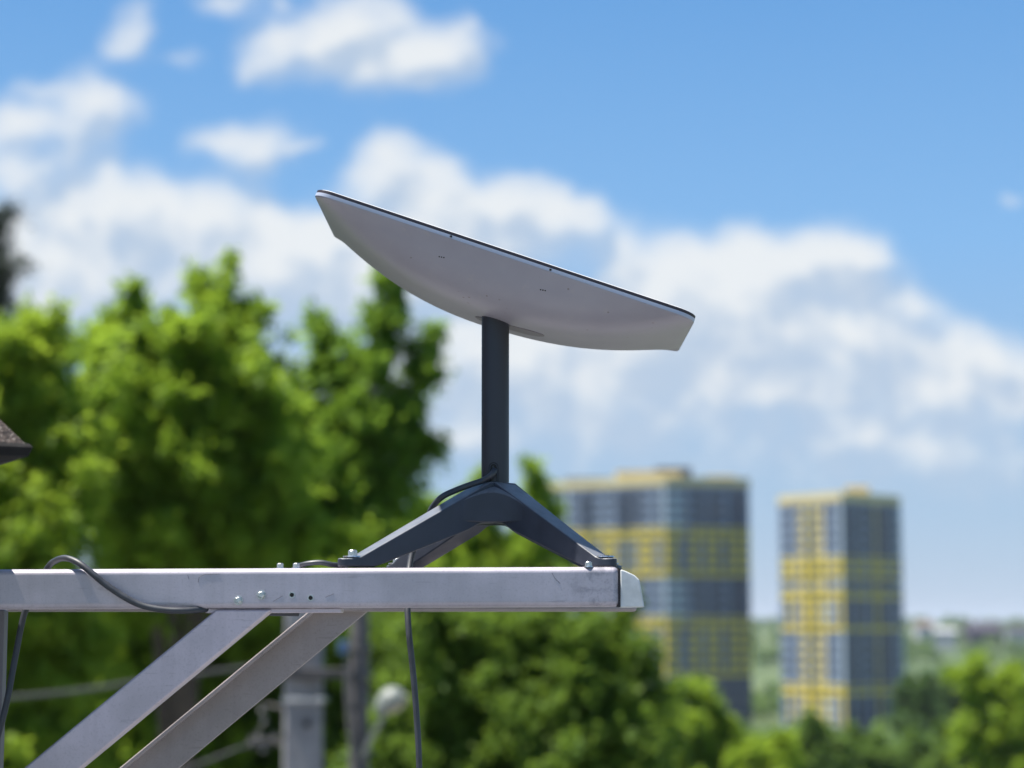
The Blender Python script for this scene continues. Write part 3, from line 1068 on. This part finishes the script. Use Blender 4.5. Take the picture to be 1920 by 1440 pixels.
def trunk_and_limbs(root, base, blobs, r0, material, limbs=6, name='trunk'):
    base = Vector(base)
    cs = [Vector(b[0]) for b in blobs]
    top = max(cs, key=lambda c: c.z)
    mean = sum(cs, Vector()) / len(cs)
    mb = MB()
    fork = Vector((base.x * .5 + mean.x * .5, base.y * .5 + mean.y * .5, base.z + (mean.z - base.z) * .55))
    path = spline([base - Z * .2, base.lerp(fork, .5) + Vector((.1, .05, 0)) * r0 * 3, fork, fork.lerp(top, .5), top], 6)
    nP = len(path)
    mb.tube(path, [r0 * (1.25 if i == 0 else 1) * (1 - .93 * (i / (nP - 1)) ** .9) for i in range(nP)], 10)
    for c in sorted(cs, key=lambda c: -(c - fork).length)[:limbs]:
        st = path[int(nP * random.Random(int(c.x * 100)).uniform(.42, .68))]
        mid = st.lerp(c, .5) + Z * .12 * (c - st).length
        pp = spline([st, mid, c], 6)
        mb.tube(pp, [r0 * .42 * (1 - .85 * i / (len(pp) - 1)) for i in range(len(pp))], 7)
    mb.build(name, material, root, smooth=True)


def tree(name, label, items, Y, base_px, r0, material, n, per=30, length=.5, spread=.10, leaf=.12, width=.5, droop=.25, group=None, cat='tree', inner=.45, extra=None, base_y=None, limbs=6, ragged=.25, tuft_px=30, drop=14):
    blobs = pxblobs(items, Y, drop)
    if extra: blobs += extra
    bx = (base_px - 960) / FPX * Y
    by = Y if base_y is None else base_y
    bz = float(ground_z(np.array(bx), np.array(by)))
    t = thing(name, (bx, by, bz), label, cat, group)
    trunk_and_limbs(t, (bx, by, bz), blobs, r0, M['bark'], limbs)
    tuft = tuft_px * Y / FPX
    length = tuft * 1.3; spread = tuft * .26
    pos, ax = spray_points(blobs, tuft)
    leaves_mesh('crown', pos, ax, per, length, spread, leaf, width, droop, material, t, (bx, by, bz))
    return t


G1 = 'broadleaved trees behind the dish'
# the tall bright tree left of the dish
tree('tree', 'tall bright green tree with the highest crown left of the dish',
     [(392, 535, 46, 60), (395, 610, 80, 70), (256, 590, 44, 56), (245, 650, 90, 80), (330, 690, 120, 90), (452, 622, 36, 48), (490, 715, 60, 70), (190, 740, 60, 60), (330, 800, 170, 110), (480, 820, 110, 90), (200, 870, 120, 90), (350, 950, 190, 110, .3), (520, 950, 110, 90, .4), (330, 1070, 200, 100, 1.2),
      (300, 1250, 220, 140, 2.0), (320, 1480, 240, 170, 2.0)], 24, 330, .22, M['leaf'], 1750, drop=34, per=34, group=G1)
tree('tree', 'deep green spreading tree whose crown reaches under the dish',
     [(735, 548, 15, 44), (722, 615, 36, 46), (606, 640, 30, 36), (664, 660, 26, 36), (696, 725, 80, 58), (790, 672, 28, 40), (600, 760, 90, 80), (740, 790, 70, 60), (640, 830, 120, 90), (800, 802, 22, 16), (690, 900, 80, 60), (560, 900, 110, 100), (600, 1040, 150, 110), (620, 1230, 170, 140), (620, 1450, 180, 170)],
     28, 640, .20, M['leaf2'], 1300, drop=30, per=34, length=.55, leaf=.13, group=G1)
tree('tree', 'yellowish green tree at the left edge above the roof corner',
     [(70, 600, 40, 50), (60, 680, 80, 80), (-20, 650, 80, 90), (120, 760, 80, 80), (0, 800, 120, 110), (90, 880, 110, 90), (30, 1000, 150, 110), (20, 1180, 170, 140), (20, 1400, 190, 170)],
     21, 20, .2, M['leafy'], 1000, drop=50, per=32, leaf=.11, length=.45, group=G1)
tree('conifer', 'dark conifer rising at the far left edge of the photo',
     [(-12, 410, 24, 40), (-8, 490, 40, 60), (-16, 570, 62, 60), (40, 640, 60, 30), (-10, 680, 90, 70), (110, 600, 16, 8), (90, 620, 40, 18), (0, 800, 130, 120)],
     33, -20, .25, M['needle'], 1500, per=36, leaf=.12, width=.28, length=.5, droop=.5, cat='conifer', drop=52)
tree('tree', 'light green low tree seen between the legs of the dish',
     [(690, 935, 46, 40), (760, 955, 56, 46), (850, 935, 44, 34), (900, 915, 26, 22), (1010, 890, 20, 20), (960, 985, 76, 46), (1000, 985, 36, 36), (660, 1000, 70, 60), (800, 1010, 110, 70), (940, 1040, 110, 70), (1015, 1065, 56, 50), (850, 1150, 180, 110), (900, 1350, 200, 150)],
     34, 850, .16, M['leaf'], 1000, drop=36, tuft_px=24, per=32, length=.5, leaf=.13, group=G1)
tree('tree', 'dark leafy tree filling the space below the beam right of the hanging cable',
     [(820, 1190, 90, 70), (940, 1180, 90, 60), (1060, 1170, 80, 50), (1160, 1195, 70, 56), (880, 1290, 120, 90), (1040, 1290, 120, 90), (1180, 1270, 60, 60), (1000, 1400, 170, 100), (1170, 1380, 90, 80), (820, 1400, 120, 110), (980, 1560, 230, 160)],
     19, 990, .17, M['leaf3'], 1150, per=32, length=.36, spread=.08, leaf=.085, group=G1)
tree('tree', 'dark shaded tree behind the two slanting braces',
     [(120, 1190, 150, 90), (330, 1180, 140, 90), (520, 1190, 120, 90), (690, 1200, 90, 80), (180, 1340, 170, 110), (420, 1340, 150, 110), (640, 1340, 120, 100), (760, 1340, 80, 100), (300, 1520, 260, 150), (600, 1520, 220, 150)],
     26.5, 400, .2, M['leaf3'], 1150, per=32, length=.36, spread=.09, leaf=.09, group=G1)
# brighter, farther crowns at the foot of the towers
tree('tree', 'bright green tree in front of the foot of the wide tower',
     [(1285, 1312, 40, 36), (1315, 1355, 40, 36), (1250, 1370, 60, 50), (1345, 1410, 70, 44), (1430, 1412, 60, 36), (1350, 1500, 130, 90)],
     70, 1340, .25, M['leafy'], 700, per=28, tuft_px=14, leaf=.30, group='trees on the slope below the towers')
tree('tree', 'yellow green rounded tree at the right edge of the photo',
     [(1865, 1290, 55, 56), (1905, 1330, 60, 60), (1850, 1350, 50, 50), (1890, 1430, 80, 70)],
     95, 1880, .25, M['leafy'], 520, per=28, tuft_px=15, leaf=.36, group='trees on the slope below the towers')
SL = [('mid green tree just right of the bright tree below the wide tower', 1530, 1400, 46, 40, 110, 'farleaf'),
      ('low bushy tree at the right foot of the narrow tower', 1722, 1408, 36, 26, 150, 'farleaf'),
      ('small dark round tree half way up the slope right of the narrow tower', 1718, 1300, 26, 24, 260, 'farleaf2'),
      ('pale green tree low in the photo below the narrow tower', 1620, 1410, 50, 36, 120, 'farleaf'),
      ('green tree left of the yellow green tree at the right edge', 1800, 1400, 46, 46, 120, 'farleaf'),
      ('yellow green bush tree at the bottom edge between the towers', 1440, 1425, 40, 40, 84, 'leafy'),
      ('small dark tree at upper left of the yellow green tree at the right edge', 1785, 1285, 20, 18, 300, 'farleaf2')]
for lab, x, y, rp, rv, Y, mk in SL:
    bs_ = Y / 34.0
    tree('tree', lab, [(x, y, rp, rv), (x - rp * .5, y + rv * .5, rp * .7, rv * .7), (x + rp * .55, y + rv * .4, rp * .65, rv * .7), (x + rp * .1, y - rv * .5, rp * .55, rv * .6), (x, y + rv * 1.3, rp * 1.1, rv)],
         Y, x, .25, M[mk], 330, per=24, length=.012 * Y, spread=.0028 * Y, leaf=.0040 * Y, group='trees on the slope below the towers', limbs=4, tuft_px=11)


def far_woods():
    """woodland over the valley and far ridge: reads as one mass"""
    base, ax0 = None, None
    N_T = 4200
    ys = 130 + (2300 - 130) * rng.uniform(0, 1, N_T * 3) ** 1.5
    xs = (rng.uniform(-.50, .42, N_T * 3)) * ys
    keep = np.ones(len(xs), bool)
    for tx, ty, rad in ((77, 620, 46), (95, 585, 26)):
        keep &= np.hypot(xs - tx, ys - ty) > rad
    # open meadows
    keep &= (np.sin(xs * .021 + 1.1) + np.sin(ys * .0105 + xs * .006) > -0.75)
    top = 1172 - (ground_z(xs, ys) + 8 - CAMZ) / ys * FPX
    pxx = 960 + xs / ys * FPX
    keep &= ~((ys < 640) & (pxx > 1330) & (pxx < 1710) & (top < 1350))
    xs = xs[keep][:N_T]; ys = ys[keep][:N_T]
    n = len(xs)
    zs = ground_z(xs, ys)
    hh = rng.uniform(5, 10, n) * np.where(ys > 1200, 1.15, 1)
    hh = np.where(ys < 330, hh * .55, hh)
    K = 70
    dv = rng.normal(0, 1, (n, K, 3)); dv /= np.linalg.norm(dv, axis=2, keepdims=True)
    dv[:, :, 2] = np.abs(dv[:, :, 2]) * 1.0 - .25 * (dv[:, :, 2] < 0)
    rad = rng.uniform(.6, 1.08, (n, K, 1))
    sz = np.stack([hh * .52, hh * .52, hh * .62], 1)[:, None, :]
    c = np.stack([xs, ys, zs + hh * .45], 1)[:, None, :]
    pos = (c + dv * rad * sz).reshape(-1, 3)
    s = np.repeat(hh * .30, K)[:, None]
    m = len(pos)
    q = rng.normal(0, 1, (m, 3)); q /= np.linalg.norm(q, axis=1, keepdims=True)
    nr_ = dv.reshape(-1, 3) + rng.normal(0, .5, (m, 3))
    a1 = np.cross(q, nr_); a1 /= np.linalg.norm(a1, axis=1, keepdims=True) + 1e-9
    a2 = np.cross(nr_, a1); a2 /= np.linalg.norm(a2, axis=1, keepdims=True) + 1e-9
    vs = np.stack([pos - a1 * s * .6, pos - a2 * s * .4, pos + a1 * s * .6, pos + a2 * s * .4], 1).reshape(-1, 3)
    me = bpy.data.meshes.new('woods')
    me.vertices.add(m * 4); me.vertices.foreach_set('co', vs.astype(np.float32).ravel())
    me.loops.add(m * 4); me.loops.foreach_set('vertex_index', np.arange(m * 4, dtype=np.int32))
    me.polygons.add(m); me.polygons.foreach_set('loop_start', np.arange(0, m * 4, 4, dtype=np.int32))
    tint = np.clip(.7 * np.repeat(rng.uniform(0, 1, n), K) + .3 * rng.uniform(0, 1, m), 0, 1).astype(np.float32)
    at = me.attributes.new('tint', 'FLOAT', 'FACE'); at.data.foreach_set('value', tint)
    me.materials.append(M['farleaf']); me.update(); me.validate()
    o = bpy.data.objects.new('woods', me); link(o)
    tag(o, 'woodland covering the valley and the far ridge around the towers', 'woods', kind='stuff')


far_woods()

# ------------------------------------------------------------------ apartment towers
M['yellow'] = mat("facade_yellow", (.70, .54, .055), .7, vary=.15, vscale=.3, coords='Object')
M['cream'] = mat("facade_cream", (.62, .52, .28), .7, vary=.12, vscale=.3)
M['navy'] = mat("facade_navy", (.060, .080, .135), .6, vary=.2, vscale=.3)
M['slate'] = mat("facade_slate", (.19, .245, .35), .65, vary=.2, vscale=.3)
M['pale'] = mat("facade_pale_blue", (.44, .53, .64), .65, vary=.15, vscale=.3)
M['white'] = mat("facade_white", (.60, .61, .60), .65, vary=.1, vscale=.3)
M['glass'] = mat("window_glass", (.035, .050, .080), .12, 0, .6, vary=.4, vscale=.5)
M['wframe'] = mat("window_frame", (.24, .26, .29), .5)
FACE_MATS = ['yellow', 'cream', 'navy', 'slate', 'pale', 'white']


def window_mesh(w, h):
    mb = MB()
    mb.box((0, -.04, 0), (w, .10, h), mi=0)                       # frame block, proud of the wall
    mb.box((-w * .25, -.085, 0), (w * .44, .03, h * .88), mi=1)   # two panes
    mb.box((w * .25, -.085, 0), (w * .44, .03, h * .88), mi=1)
    me = bpy.data.meshes.new('window')
    me.from_pydata(mb.v, [], mb.f)
    me.materials.append(M['wframe']); me.materials.append(M['glass'])
    me.polygons.foreach_set('material_index', mb.m)
    return me


def tower(label, corner_px, Yc, left, right, base_y, top_y, zones, left_bays, right_bays, depth, bumps):
    """corner nearest the viewer; left/right = (photo x, distance) of the far ends of its two fronts"""
    zb = P(corner_px, base_y, Yc).z - 6; zt = P(corner_px, top_y, Yc).z
    K = P(corner_px, base_y, Yc); K.z = 0
    Lp = P(left[0], base_y, left[1]); Lp.z = 0
    Rp = P(right[0], base_y, right[1]); Rp.z = 0
    root = thing('apartment_tower', (K.x, K.y, zb), label, 'apartment tower', 'yellow and grey apartment towers')
    bk = (Lp + Rp) / 2 + Vector((0, depth, 0))
    foot = [K, Rp, Rp + (bk - K).normalized() * depth * .6, Lp + (bk - K).normalized() * depth * .6, Lp]
    core = MB()
    core.loft([[Vector((p.x, p.y, zb)) for p in foot], [Vector((p.x, p.y, zt - 1.0)) for p in foot]])
    core.build('wall', M['slate'], root)
    # parapet band of yellow
    par = MB()
    c0 = sum(foot, Vector()) / len(foot)
    big = [c0 + (p - c0) * 1.012 for p in foot]
    par.loft([[Vector((p.x, p.y, zt - 2.6)) for p in big], [Vector((p.x, p.y, zt)) for p in big]])
    par.build('parapet', M['cream'], root)
    for (bx, bY, bw, bd, bh, mk) in bumps:
        p = P(bx, top_y, bY)
        mb = MB(); mb.box((p.x, p.y, zt + bh / 2 - .6), (bw, bd, bh + 1.2)); mb.box((p.x, p.y, zt + bh + .15), (bw + .5, bd + .5, .3))
        mb.build('roof_house', M[mk], root)
    wm = {}
    wins = []
    fl_h = 3.0
    fm = [M[k] for k in FACE_MATS]
    for (a, b, bays) in ((Lp, K, left_bays), (K, Rp, right_bays)):
        d = (b - a); Ln = d.length; d.normalize()
        n = Vector((d.y, -d.x, 0))
        if n.y > 0: n = -n
        rot = Matrix(((d.x, -n.x, 0), (d.y, -n.y, 0), (0, 0, 1)))
        nb = len(bays); bw = Ln / nb
        floors = int((zt - 3.0 - zb) / fl_h)
        znames = []
        for zi in range(floors):
            zc = zt - 3.2 - fl_h * (zi + .5)
            frac = (zt - zc) / (zt - zb - 6)
            znames.append(next((z for z in zones if frac <= z[0]), zones[-1])[1])
        for j, bay in enumerate(bays):
            zi = 0
            while zi < floors:
                z1 = zi
                while z1 < floors and znames[z1] == znames[zi]: z1 += 1
                zn = znames[zi]
                col = FACE_MATS.index(bay.get(zn, 'slate')); sp = FACE_MATS.index(bay.get(zn + '_s', FACE_MATS[col]))
                mb = MB()
                hi = zt - 3.2 - fl_h * zi; lo_ = zt - 3.2 - fl_h * z1
                q = a + d * (bw * (j + .93))
                mb.box((q.x + n.x * .16 - d.x * bw * .04, q.y + n.y * .16 - d.y * bw * .04, (hi + lo_) / 2), (bw * .22 - .004, .32, hi - lo_ - .004), rot, col)
                for f in range(zi, z1):
                    zc = zt - 3.2 - fl_h * (f + .5)
                    cpt = a + d * (bw * (j + .39)); cpt = Vector((cpt.x, cpt.y, zc))
                    proud = .9 if bay.get('balcony') else .24
                    edge = zn == 'yel' and (f == zi or f == z1 - 1)
                    hh = 1.15
                    mb.box(cpt + n * proud / 2 + Z * (-fl_h / 2 + hh / 2), (bw * .78, proud, hh), rot, FACE_MATS.index('yellow') if edge and bay.get('yel') not in ('white', 'navy') else sp)
                    if edge and f == zi:
                        mb.box(cpt + n * .14 + Z * (fl_h / 2 - .3), (bw * .78, .28, .6), rot, 0 if bay.get('yel') != 'navy' else sp)
                    wins.append((cpt + n * .03 + Z * .5, rot, round(bw * .66, 2)))
                mb.build('facade_panel', fm, root)
                zi = z1
    # nearest / topmost hundred windows as parts, the rest as one
    order = sorted(wins, key=lambda q: -q[0].z)
    org = ORG[root.name]
    for (c, rot, w) in order[:100]:
        if w not in wm: wm[w] = window_mesh(w, 1.75)
        o = bpy.data.objects.new('window', wm[w]); link(o, root)
        o.matrix_local = Matrix.Translation(c - org) @ rot.to_4x4()
    rest = MB()
    for (c, rot, w) in order[100:]:
        rest.box(c + rot @ Vector((0, -.04, 0)), (w, .10, 1.75), rot, 0)
        for s in (-.25, .25):
            rest.box(c + rot @ Vector((w * s, -.085, 0)), (w * .44, .03, 1.54), rot, 1)
    o = rest.build('window', [M['wframe'], M['glass']], root)
    o['kind'] = 'stuff'
    return root


def bay(g, y, gs=None, ys=None, balcony=False, n=None):
    d = {'grey': g, 'yel': y, 'nav': n or ('navy' if g != 'pale' else 'slate'), 'balcony': balcony}
    d['grey_s'] = gs or g; d['yel_s'] = ys or y
    d['nav_s'] = d['nav']
    return d


Z1 = [(.205, 'grey'), (.415, 'yel'), (.555, 'grey'), (.835, 'yel'), (9, 'nav')]
tower('wide tower with grey and yellow bands, left of the narrow tower', 1252, 600, (1002, 624), (1410, 607), 1352, 894, Z1,
      [bay('navy', 'yellow', 'slate', 'slate'), bay('navy', 'yellow', None, 'yellow', True), bay('pale', 'yellow', 'slate', 'slate'), bay('slate', 'yellow', 'slate', 'slate'), bay('navy', 'yellow', 'navy', 'yellow', True), bay('slate', 'yellow', 'slate', 'slate'),
       bay('slate', 'yellow', 'slate', 'yellow'), bay('navy', 'yellow', 'navy', 'slate', True), bay('navy', 'yellow', 'navy', 'slate'), bay('slate', 'yellow', 'slate', 'yellow'), bay('pale', 'yellow', 'slate', 'slate')],
      [bay('pale', 'yellow', 'pale', 'yellow'), bay('slate', 'slate', 'pale', 'slate'), bay('navy', 'yellow', 'slate', 'yellow', True), bay('slate', 'yellow', 'navy', 'slate'), bay('navy', 'yellow', 'navy', 'yellow'), bay('slate', 'yellow', 'slate', 'slate', True), bay('navy', 'yellow', 'navy', 'yellow'), bay('slate', 'yellow', 'navy', 'yellow')],  # right front: paler, yellower bays stand in for sunlight it misses
      18, [(1100, 632, 14, 8, 1.6, 'slate'), (1215, 616, 20, 8, 2.4, 'cream'), (1262, 618, 11, 7, 3.8, 'navy'), (1350, 622, 9, 7, 1.4, 'cream')])
tower('narrow tower with a pale yellow left front and dark right front', 1586, 560, (1469, 578), (1697, 580), 1352, 922, [(.30, 'grey'), (.36, 'yel'), (.44, 'grey'), (.62, 'yel'), (.83, 'grey'), (9, 'yel')],
      [bay('slate', 'yellow', 'slate', 'slate'), bay('slate', 'cream', 'slate', 'slate'), bay('yellow', 'yellow', 'cream', 'cream'), bay('yellow', 'yellow', 'slate', 'yellow', True), bay('cream', 'yellow', 'cream', 'cream'), bay('slate', 'cream', 'slate', 'pale'), bay('pale', 'yellow', 'slate', 'slate')],
      [bay('slate', 'slate', 'navy', 'navy'), bay('slate', 'slate', 'navy', 'navy', True), bay('navy', 'slate', 'slate', 'navy'), bay('cream', 'yellow', 'navy', 'navy'), bay('navy', 'slate', 'navy', 'navy', True), bay('slate', 'slate', 'navy', 'navy'), bay('pale', 'slate', 'slate', 'slate')],
      14, [(1607, 585, 6, 6, 2.8, 'cream')])

# ------------------------------------------------------------------ far houses on the ridge
M['wallw'] = mat("house_wall_pale", (.40, .41, .43), .8, vary=.1, vscale=.5)
M['roofd'] = mat("house_roof_dark", (.060, .050, .075), .7, vary=.2, vscale=.5)
M['roofr'] = mat("house_roof_brown", (.22, .15, .12), .8, vary=.2, vscale=.5)


def far_house(label, px, py, Y, w, d, h, rh, wallm, roofm, rotz):
    c = P(px, py, Y)
    gz = min(c.z, float(ground_z(np.array(c.x), np.array(Y))) + 1.0)
    t = thing('house', (c.x, Y, c.z), label, 'house', 'distant houses on the ridge')
    rot = Matrix.Rotation(R(rotz), 3, 'Z')
    o = Vector((c.x, Y, c.z))
    mb = MB(); mb.box(o + Vector((0, 0, h / 2 - 3)), (w, d, h + 6), rot); mb.build('wall', wallm, t)
    e = .6
    pts = [o + rot @ Vector(p) for p in ((-w / 2 - e, -d / 2 - e, h), (w / 2 + e, -d / 2 - e, h), (w / 2 + e, d / 2 + e, h), (-w / 2 - e, d / 2 + e, h), (-w / 2 - e, 0, h + rh), (w / 2 + e, 0, h + rh))]
    mb = MB(); mb.poly(pts, [(0, 1, 5, 4), (2, 3, 4, 5), (1, 2, 5), (3, 0, 4), (3, 2, 1, 0)]); mb.build('roof', roofm, t)
    nw = max(2, int(w / 5))
    for k in range(nw):
        mb = MB(); mb.box(o + rot @ Vector((-w / 2 + w * (k + .5) / nw, -d / 2 - .05, h * .55)), (1.8, .16, 1.6), rot)
        mb.build('window', M['glass'], t)


far_house('long house with a dark purple roof on the ridge at the right', 1842, 1194, 1300, 22, 12, 4, 5.5, M['roofd'], M['roofd'], 8)
far_house('white house left of the dark roofed house on the ridge', 1772, 1200, 1250, 13, 9, 5, 2.5, M['wallw'], M['wallw'], -12)
far_house('pale house with brown roof close to the narrow tower', 1732, 1184, 1450, 13, 9, 4, 3.4, M['wallw'], M['roofr'], 15)
far_house('pale house at the right end of the ridge', 1908, 1196, 1350, 15, 10, 4.5, 3, M['wallw'], M['roofd'], -6)

# ------------------------------------------------------------------ utility pole, street lamp, wires below the bracket
M['concrete'] = mat("pole_concrete", (.27, .26, .26), .85, vary=.22, vscale=5, bump=.3, bscale=60)
M['oldwood'] = mat("pole_grey_wood", (.10, .092, .09), .85, vary=.3, vscale=6, bump=.4, bscale=40)
M['porcelain'] = mat("insulator_white", (.17, .165, .155), .4)
M['lampshell'] = mat("lamp_shell", (.20, .22, .195), .5, vary=.1, vscale=12)
M['lampglass'] = mat("lamp_glass", (.34, .30, .20), .25)
M['wire'] = mat("wire_grey", (.105, .10, .095), .7)
M['bluebox'] = mat("blue_enamel", (.07, .13, .24), .5)
YP = 16.0


def tapered_post(mb, x, y, z0, z1, w0, w1, d0, d1):
    mb.loft([[Vector((x + sx * w / 2, y + sy * d / 2, z)) for sx, sy in ((-1, -1), (1, -1), (1, 1), (-1, 1))] for z, w, d in ((z0, w0, d0), (z1, w1, d1))])


pt = P(572, 1098, YP)
pole = thing('utility_pole', (pt.x, YP, 0), 'pale square concrete pole behind the slanting braces', 'utility pole')
mb = MB(); tapered_post(mb, pt.x, YP, 0, pt.z, .34, .285, .34, .27)
mb.build('shaft', M['concrete'], pole, bevel=.03)
for yy_, hh in ((1262, .075), (1312, .035)):
    q = P(572, yy_, YP)
    mb = MB(); mb.box((q.x, YP, q.z), (.34, .335, hh)); mb.build('clamp_band', M['oldwood'] if hh > .05 else M['steel'], pole, bevel=.008)
q = P(586, 1262, YP - .2)
mb = MB(); mb.box((q.x + .12, YP - .22, q.z), (.66, .07, .07))
ca = mb.build('cross_arm', M['oldwood'], pole, bevel=.008)
for dx_ in (-.16, .40):
    mb = MB(); b0 = Vector((q.x + dx_, YP - .22, q.z + .035))
    for kz, r_ in ((0, .018), (.03, .035), (.06, .05), (.085, .03), (.11, .045), (.14, .025)):
        pass
    mb.loft([[b0 + Vector((r_ * math.cos(2 * math.pi * k / 14), r_ * math.sin(2 * math.pi * k / 14), kz)) for k in range(14)] for kz, r_ in ((0, .015), (.03, .018), (.035, .045), (.06, .035), (.065, .05), (.10, .03), (.13, .02))])
    mb.build('insulator', M['porcelain'], pole, smooth=True)
q = P(575, 1357, YP - .15)
mb = MB(); mb.cyl(q + Yx * .03, q - Yx * .02, .028, .028, 16); mb.build('bolt_hole', M['hole'], pole)

# insulator bundle on a bracket left of the pole
qa = P(490, 1385, YP - .05)
ib = thing('insulator_rack', (qa.x, YP - .05, qa.z), 'rack of pale insulators on the left side of the concrete pole', 'insulator rack')
mb = MB(); mb.tube([P(545, 1400, YP - .1), P(505, 1392, YP - .05), P(470, 1400, YP - .05)], .014, 8); mb.build('bracket_arm', M['oldwood'], ib, smooth=True)
mb = MB(); mb.tube([P(545, 1330, YP - .1), P(500, 1322, YP - .05), P(488, 1330, YP - .05)], .014, 8)
mb.build('bracket_arm', M['oldwood'], ib, smooth=True)
for (x, y) in ((492, 1330), (496, 1352), (486, 1378), (472, 1390), (512, 1384), (495, 1404)):
    c = P(x, y, YP - .06); mb = MB()
    for k in range(3):
        mb.cyl(c + Z * (.022 * k - .02), c + Z * (.022 * k - .004), .030 - .006 * k, .020, 14)
    mb.build('insulator', M['porcelain'], ib, smooth=True)

YL = 15.0
lt = P(675, 1105, YL + .6)
lamp = thing('street_lamp', (lt.x, YL + .6, 0), 'grey pole with a rounded street lamp head right of the concrete pole', 'street lamp')
mb = MB(); mb.tube([Vector((lt.x + .015, YL + .6, 0)), Vector((lt.x + .01, YL + .6, 4)), Vector((lt.x, YL + .6, lt.z))], [.11, .095, .07], 18)
mb.build('pole', M['oldwood'], lamp, smooth=True)
for y0 in (1215, 1265, 1318, 1410):
    c = P(676, y0, YL + .6); mb = MB(); mb.cyl(c - Z * .02, c + Z * .02, .092, .092, 20); mb.build('clamp_band', M['wire'], lamp, smooth=True)
mb = MB(); mb.tube(spline([P(678, 1420, YL + .5), P(690, 1396, YL + .3), P(708, 1362, YL + .1), P(722, 1338, YL)], 6), .018, 10)
mb.build('arm', M['lampshell'], lamp, smooth=True)
hc = P(733, 1318, YL)
hrot = Matrix.Rotation(R(-38), 3, 'Y')
mb = MB()
rr = []
for t_, w_, h_ in ((-.13, .030, .026), (-.115, .050, .050), (-.07, .095, .088), (-.01, .125, .112), (.045, .128, .112), (.09, .100, .088), (.118, .055, .05), (.125, .01, .01)):
    rr.append([hc + hrot @ Vector((t_, w_ * math.cos(2 * math.pi * k / 20), (h_ if math.sin(2 * math.pi * k / 20) > 0 else h_ * .45) * math.sin(2 * math.pi * k / 20))) for k in range(20)])
mb.loft(rr)
mb.build('lamp_head', M['lampshell'], lamp, smooth=True)
mb = MB(); mb.sphere(hc + hrot @ Vector((.03, 0, -.030)), (.105, .085, .055), rot=hrot); mb.build('lamp_glass', M['lampglass'], lamp, smooth=True)
q = P(644, 1214, YL + .5)
mb = MB(); mb.box((q.x, q.y, q.z), (.075, .06, .10)); bb = mb.build('junction_box', M['bluebox'], lamp, bevel=.01)
mb = MB(); mb.tube([P(650, 1235, YL + .5), P(652, 1300, YL + .5), P(656, 1360, YL + .5), P(668, 1450, YL + .5), P(668, 1700, YL + .5)], .022, 8)
mb.build('conduit', M['wire'], lamp, smooth=True)
for lab, pp, r_ in (('pale overhead wire crossing behind the front brace', [P(-200, 1322, 13), P(100, 1300, 14), P(300, 1272, 15), P(545, 1240, 16)], .022),
                    ('lower pale wire reaching the concrete pole from the left', [P(200, 1500, 14), P(380, 1430, 14.8), P(470, 1395, 15.6), P(545, 1378, 15.9)], .018)):
    mb = MB(); mb.tube(spline(pp, 8), r_ * .62, 8)
    tag(mb.build('wire', M['wire'], smooth=True), lab, 'wire', 'overhead wires at the poles')

# ------------------------------------------------------------------ air: thin even haze over the valley
HAZE_DENSITY = 0.5 / 6500
mb = MB(); mb.box((0, 4400, -10), (13000, 10400, 160))
hm = bpy.data.materials.new("air"); hm.use_nodes = True
k = N(hm.node_tree); k.n.clear()
pv = k.new('ShaderNodeVolumePrincipled')
pv.inputs['Color'].default_value = (.80, .88, 1.0, 1)
pv.inputs['Density'].default_value = HAZE_DENSITY
ho = k.new('ShaderNodeOutputMaterial'); k.l.new(pv.outputs[0], ho.inputs['Volume'])
tag(mb.build('haze', hm), 'thin bluish haze over the valley', kind='stuff')
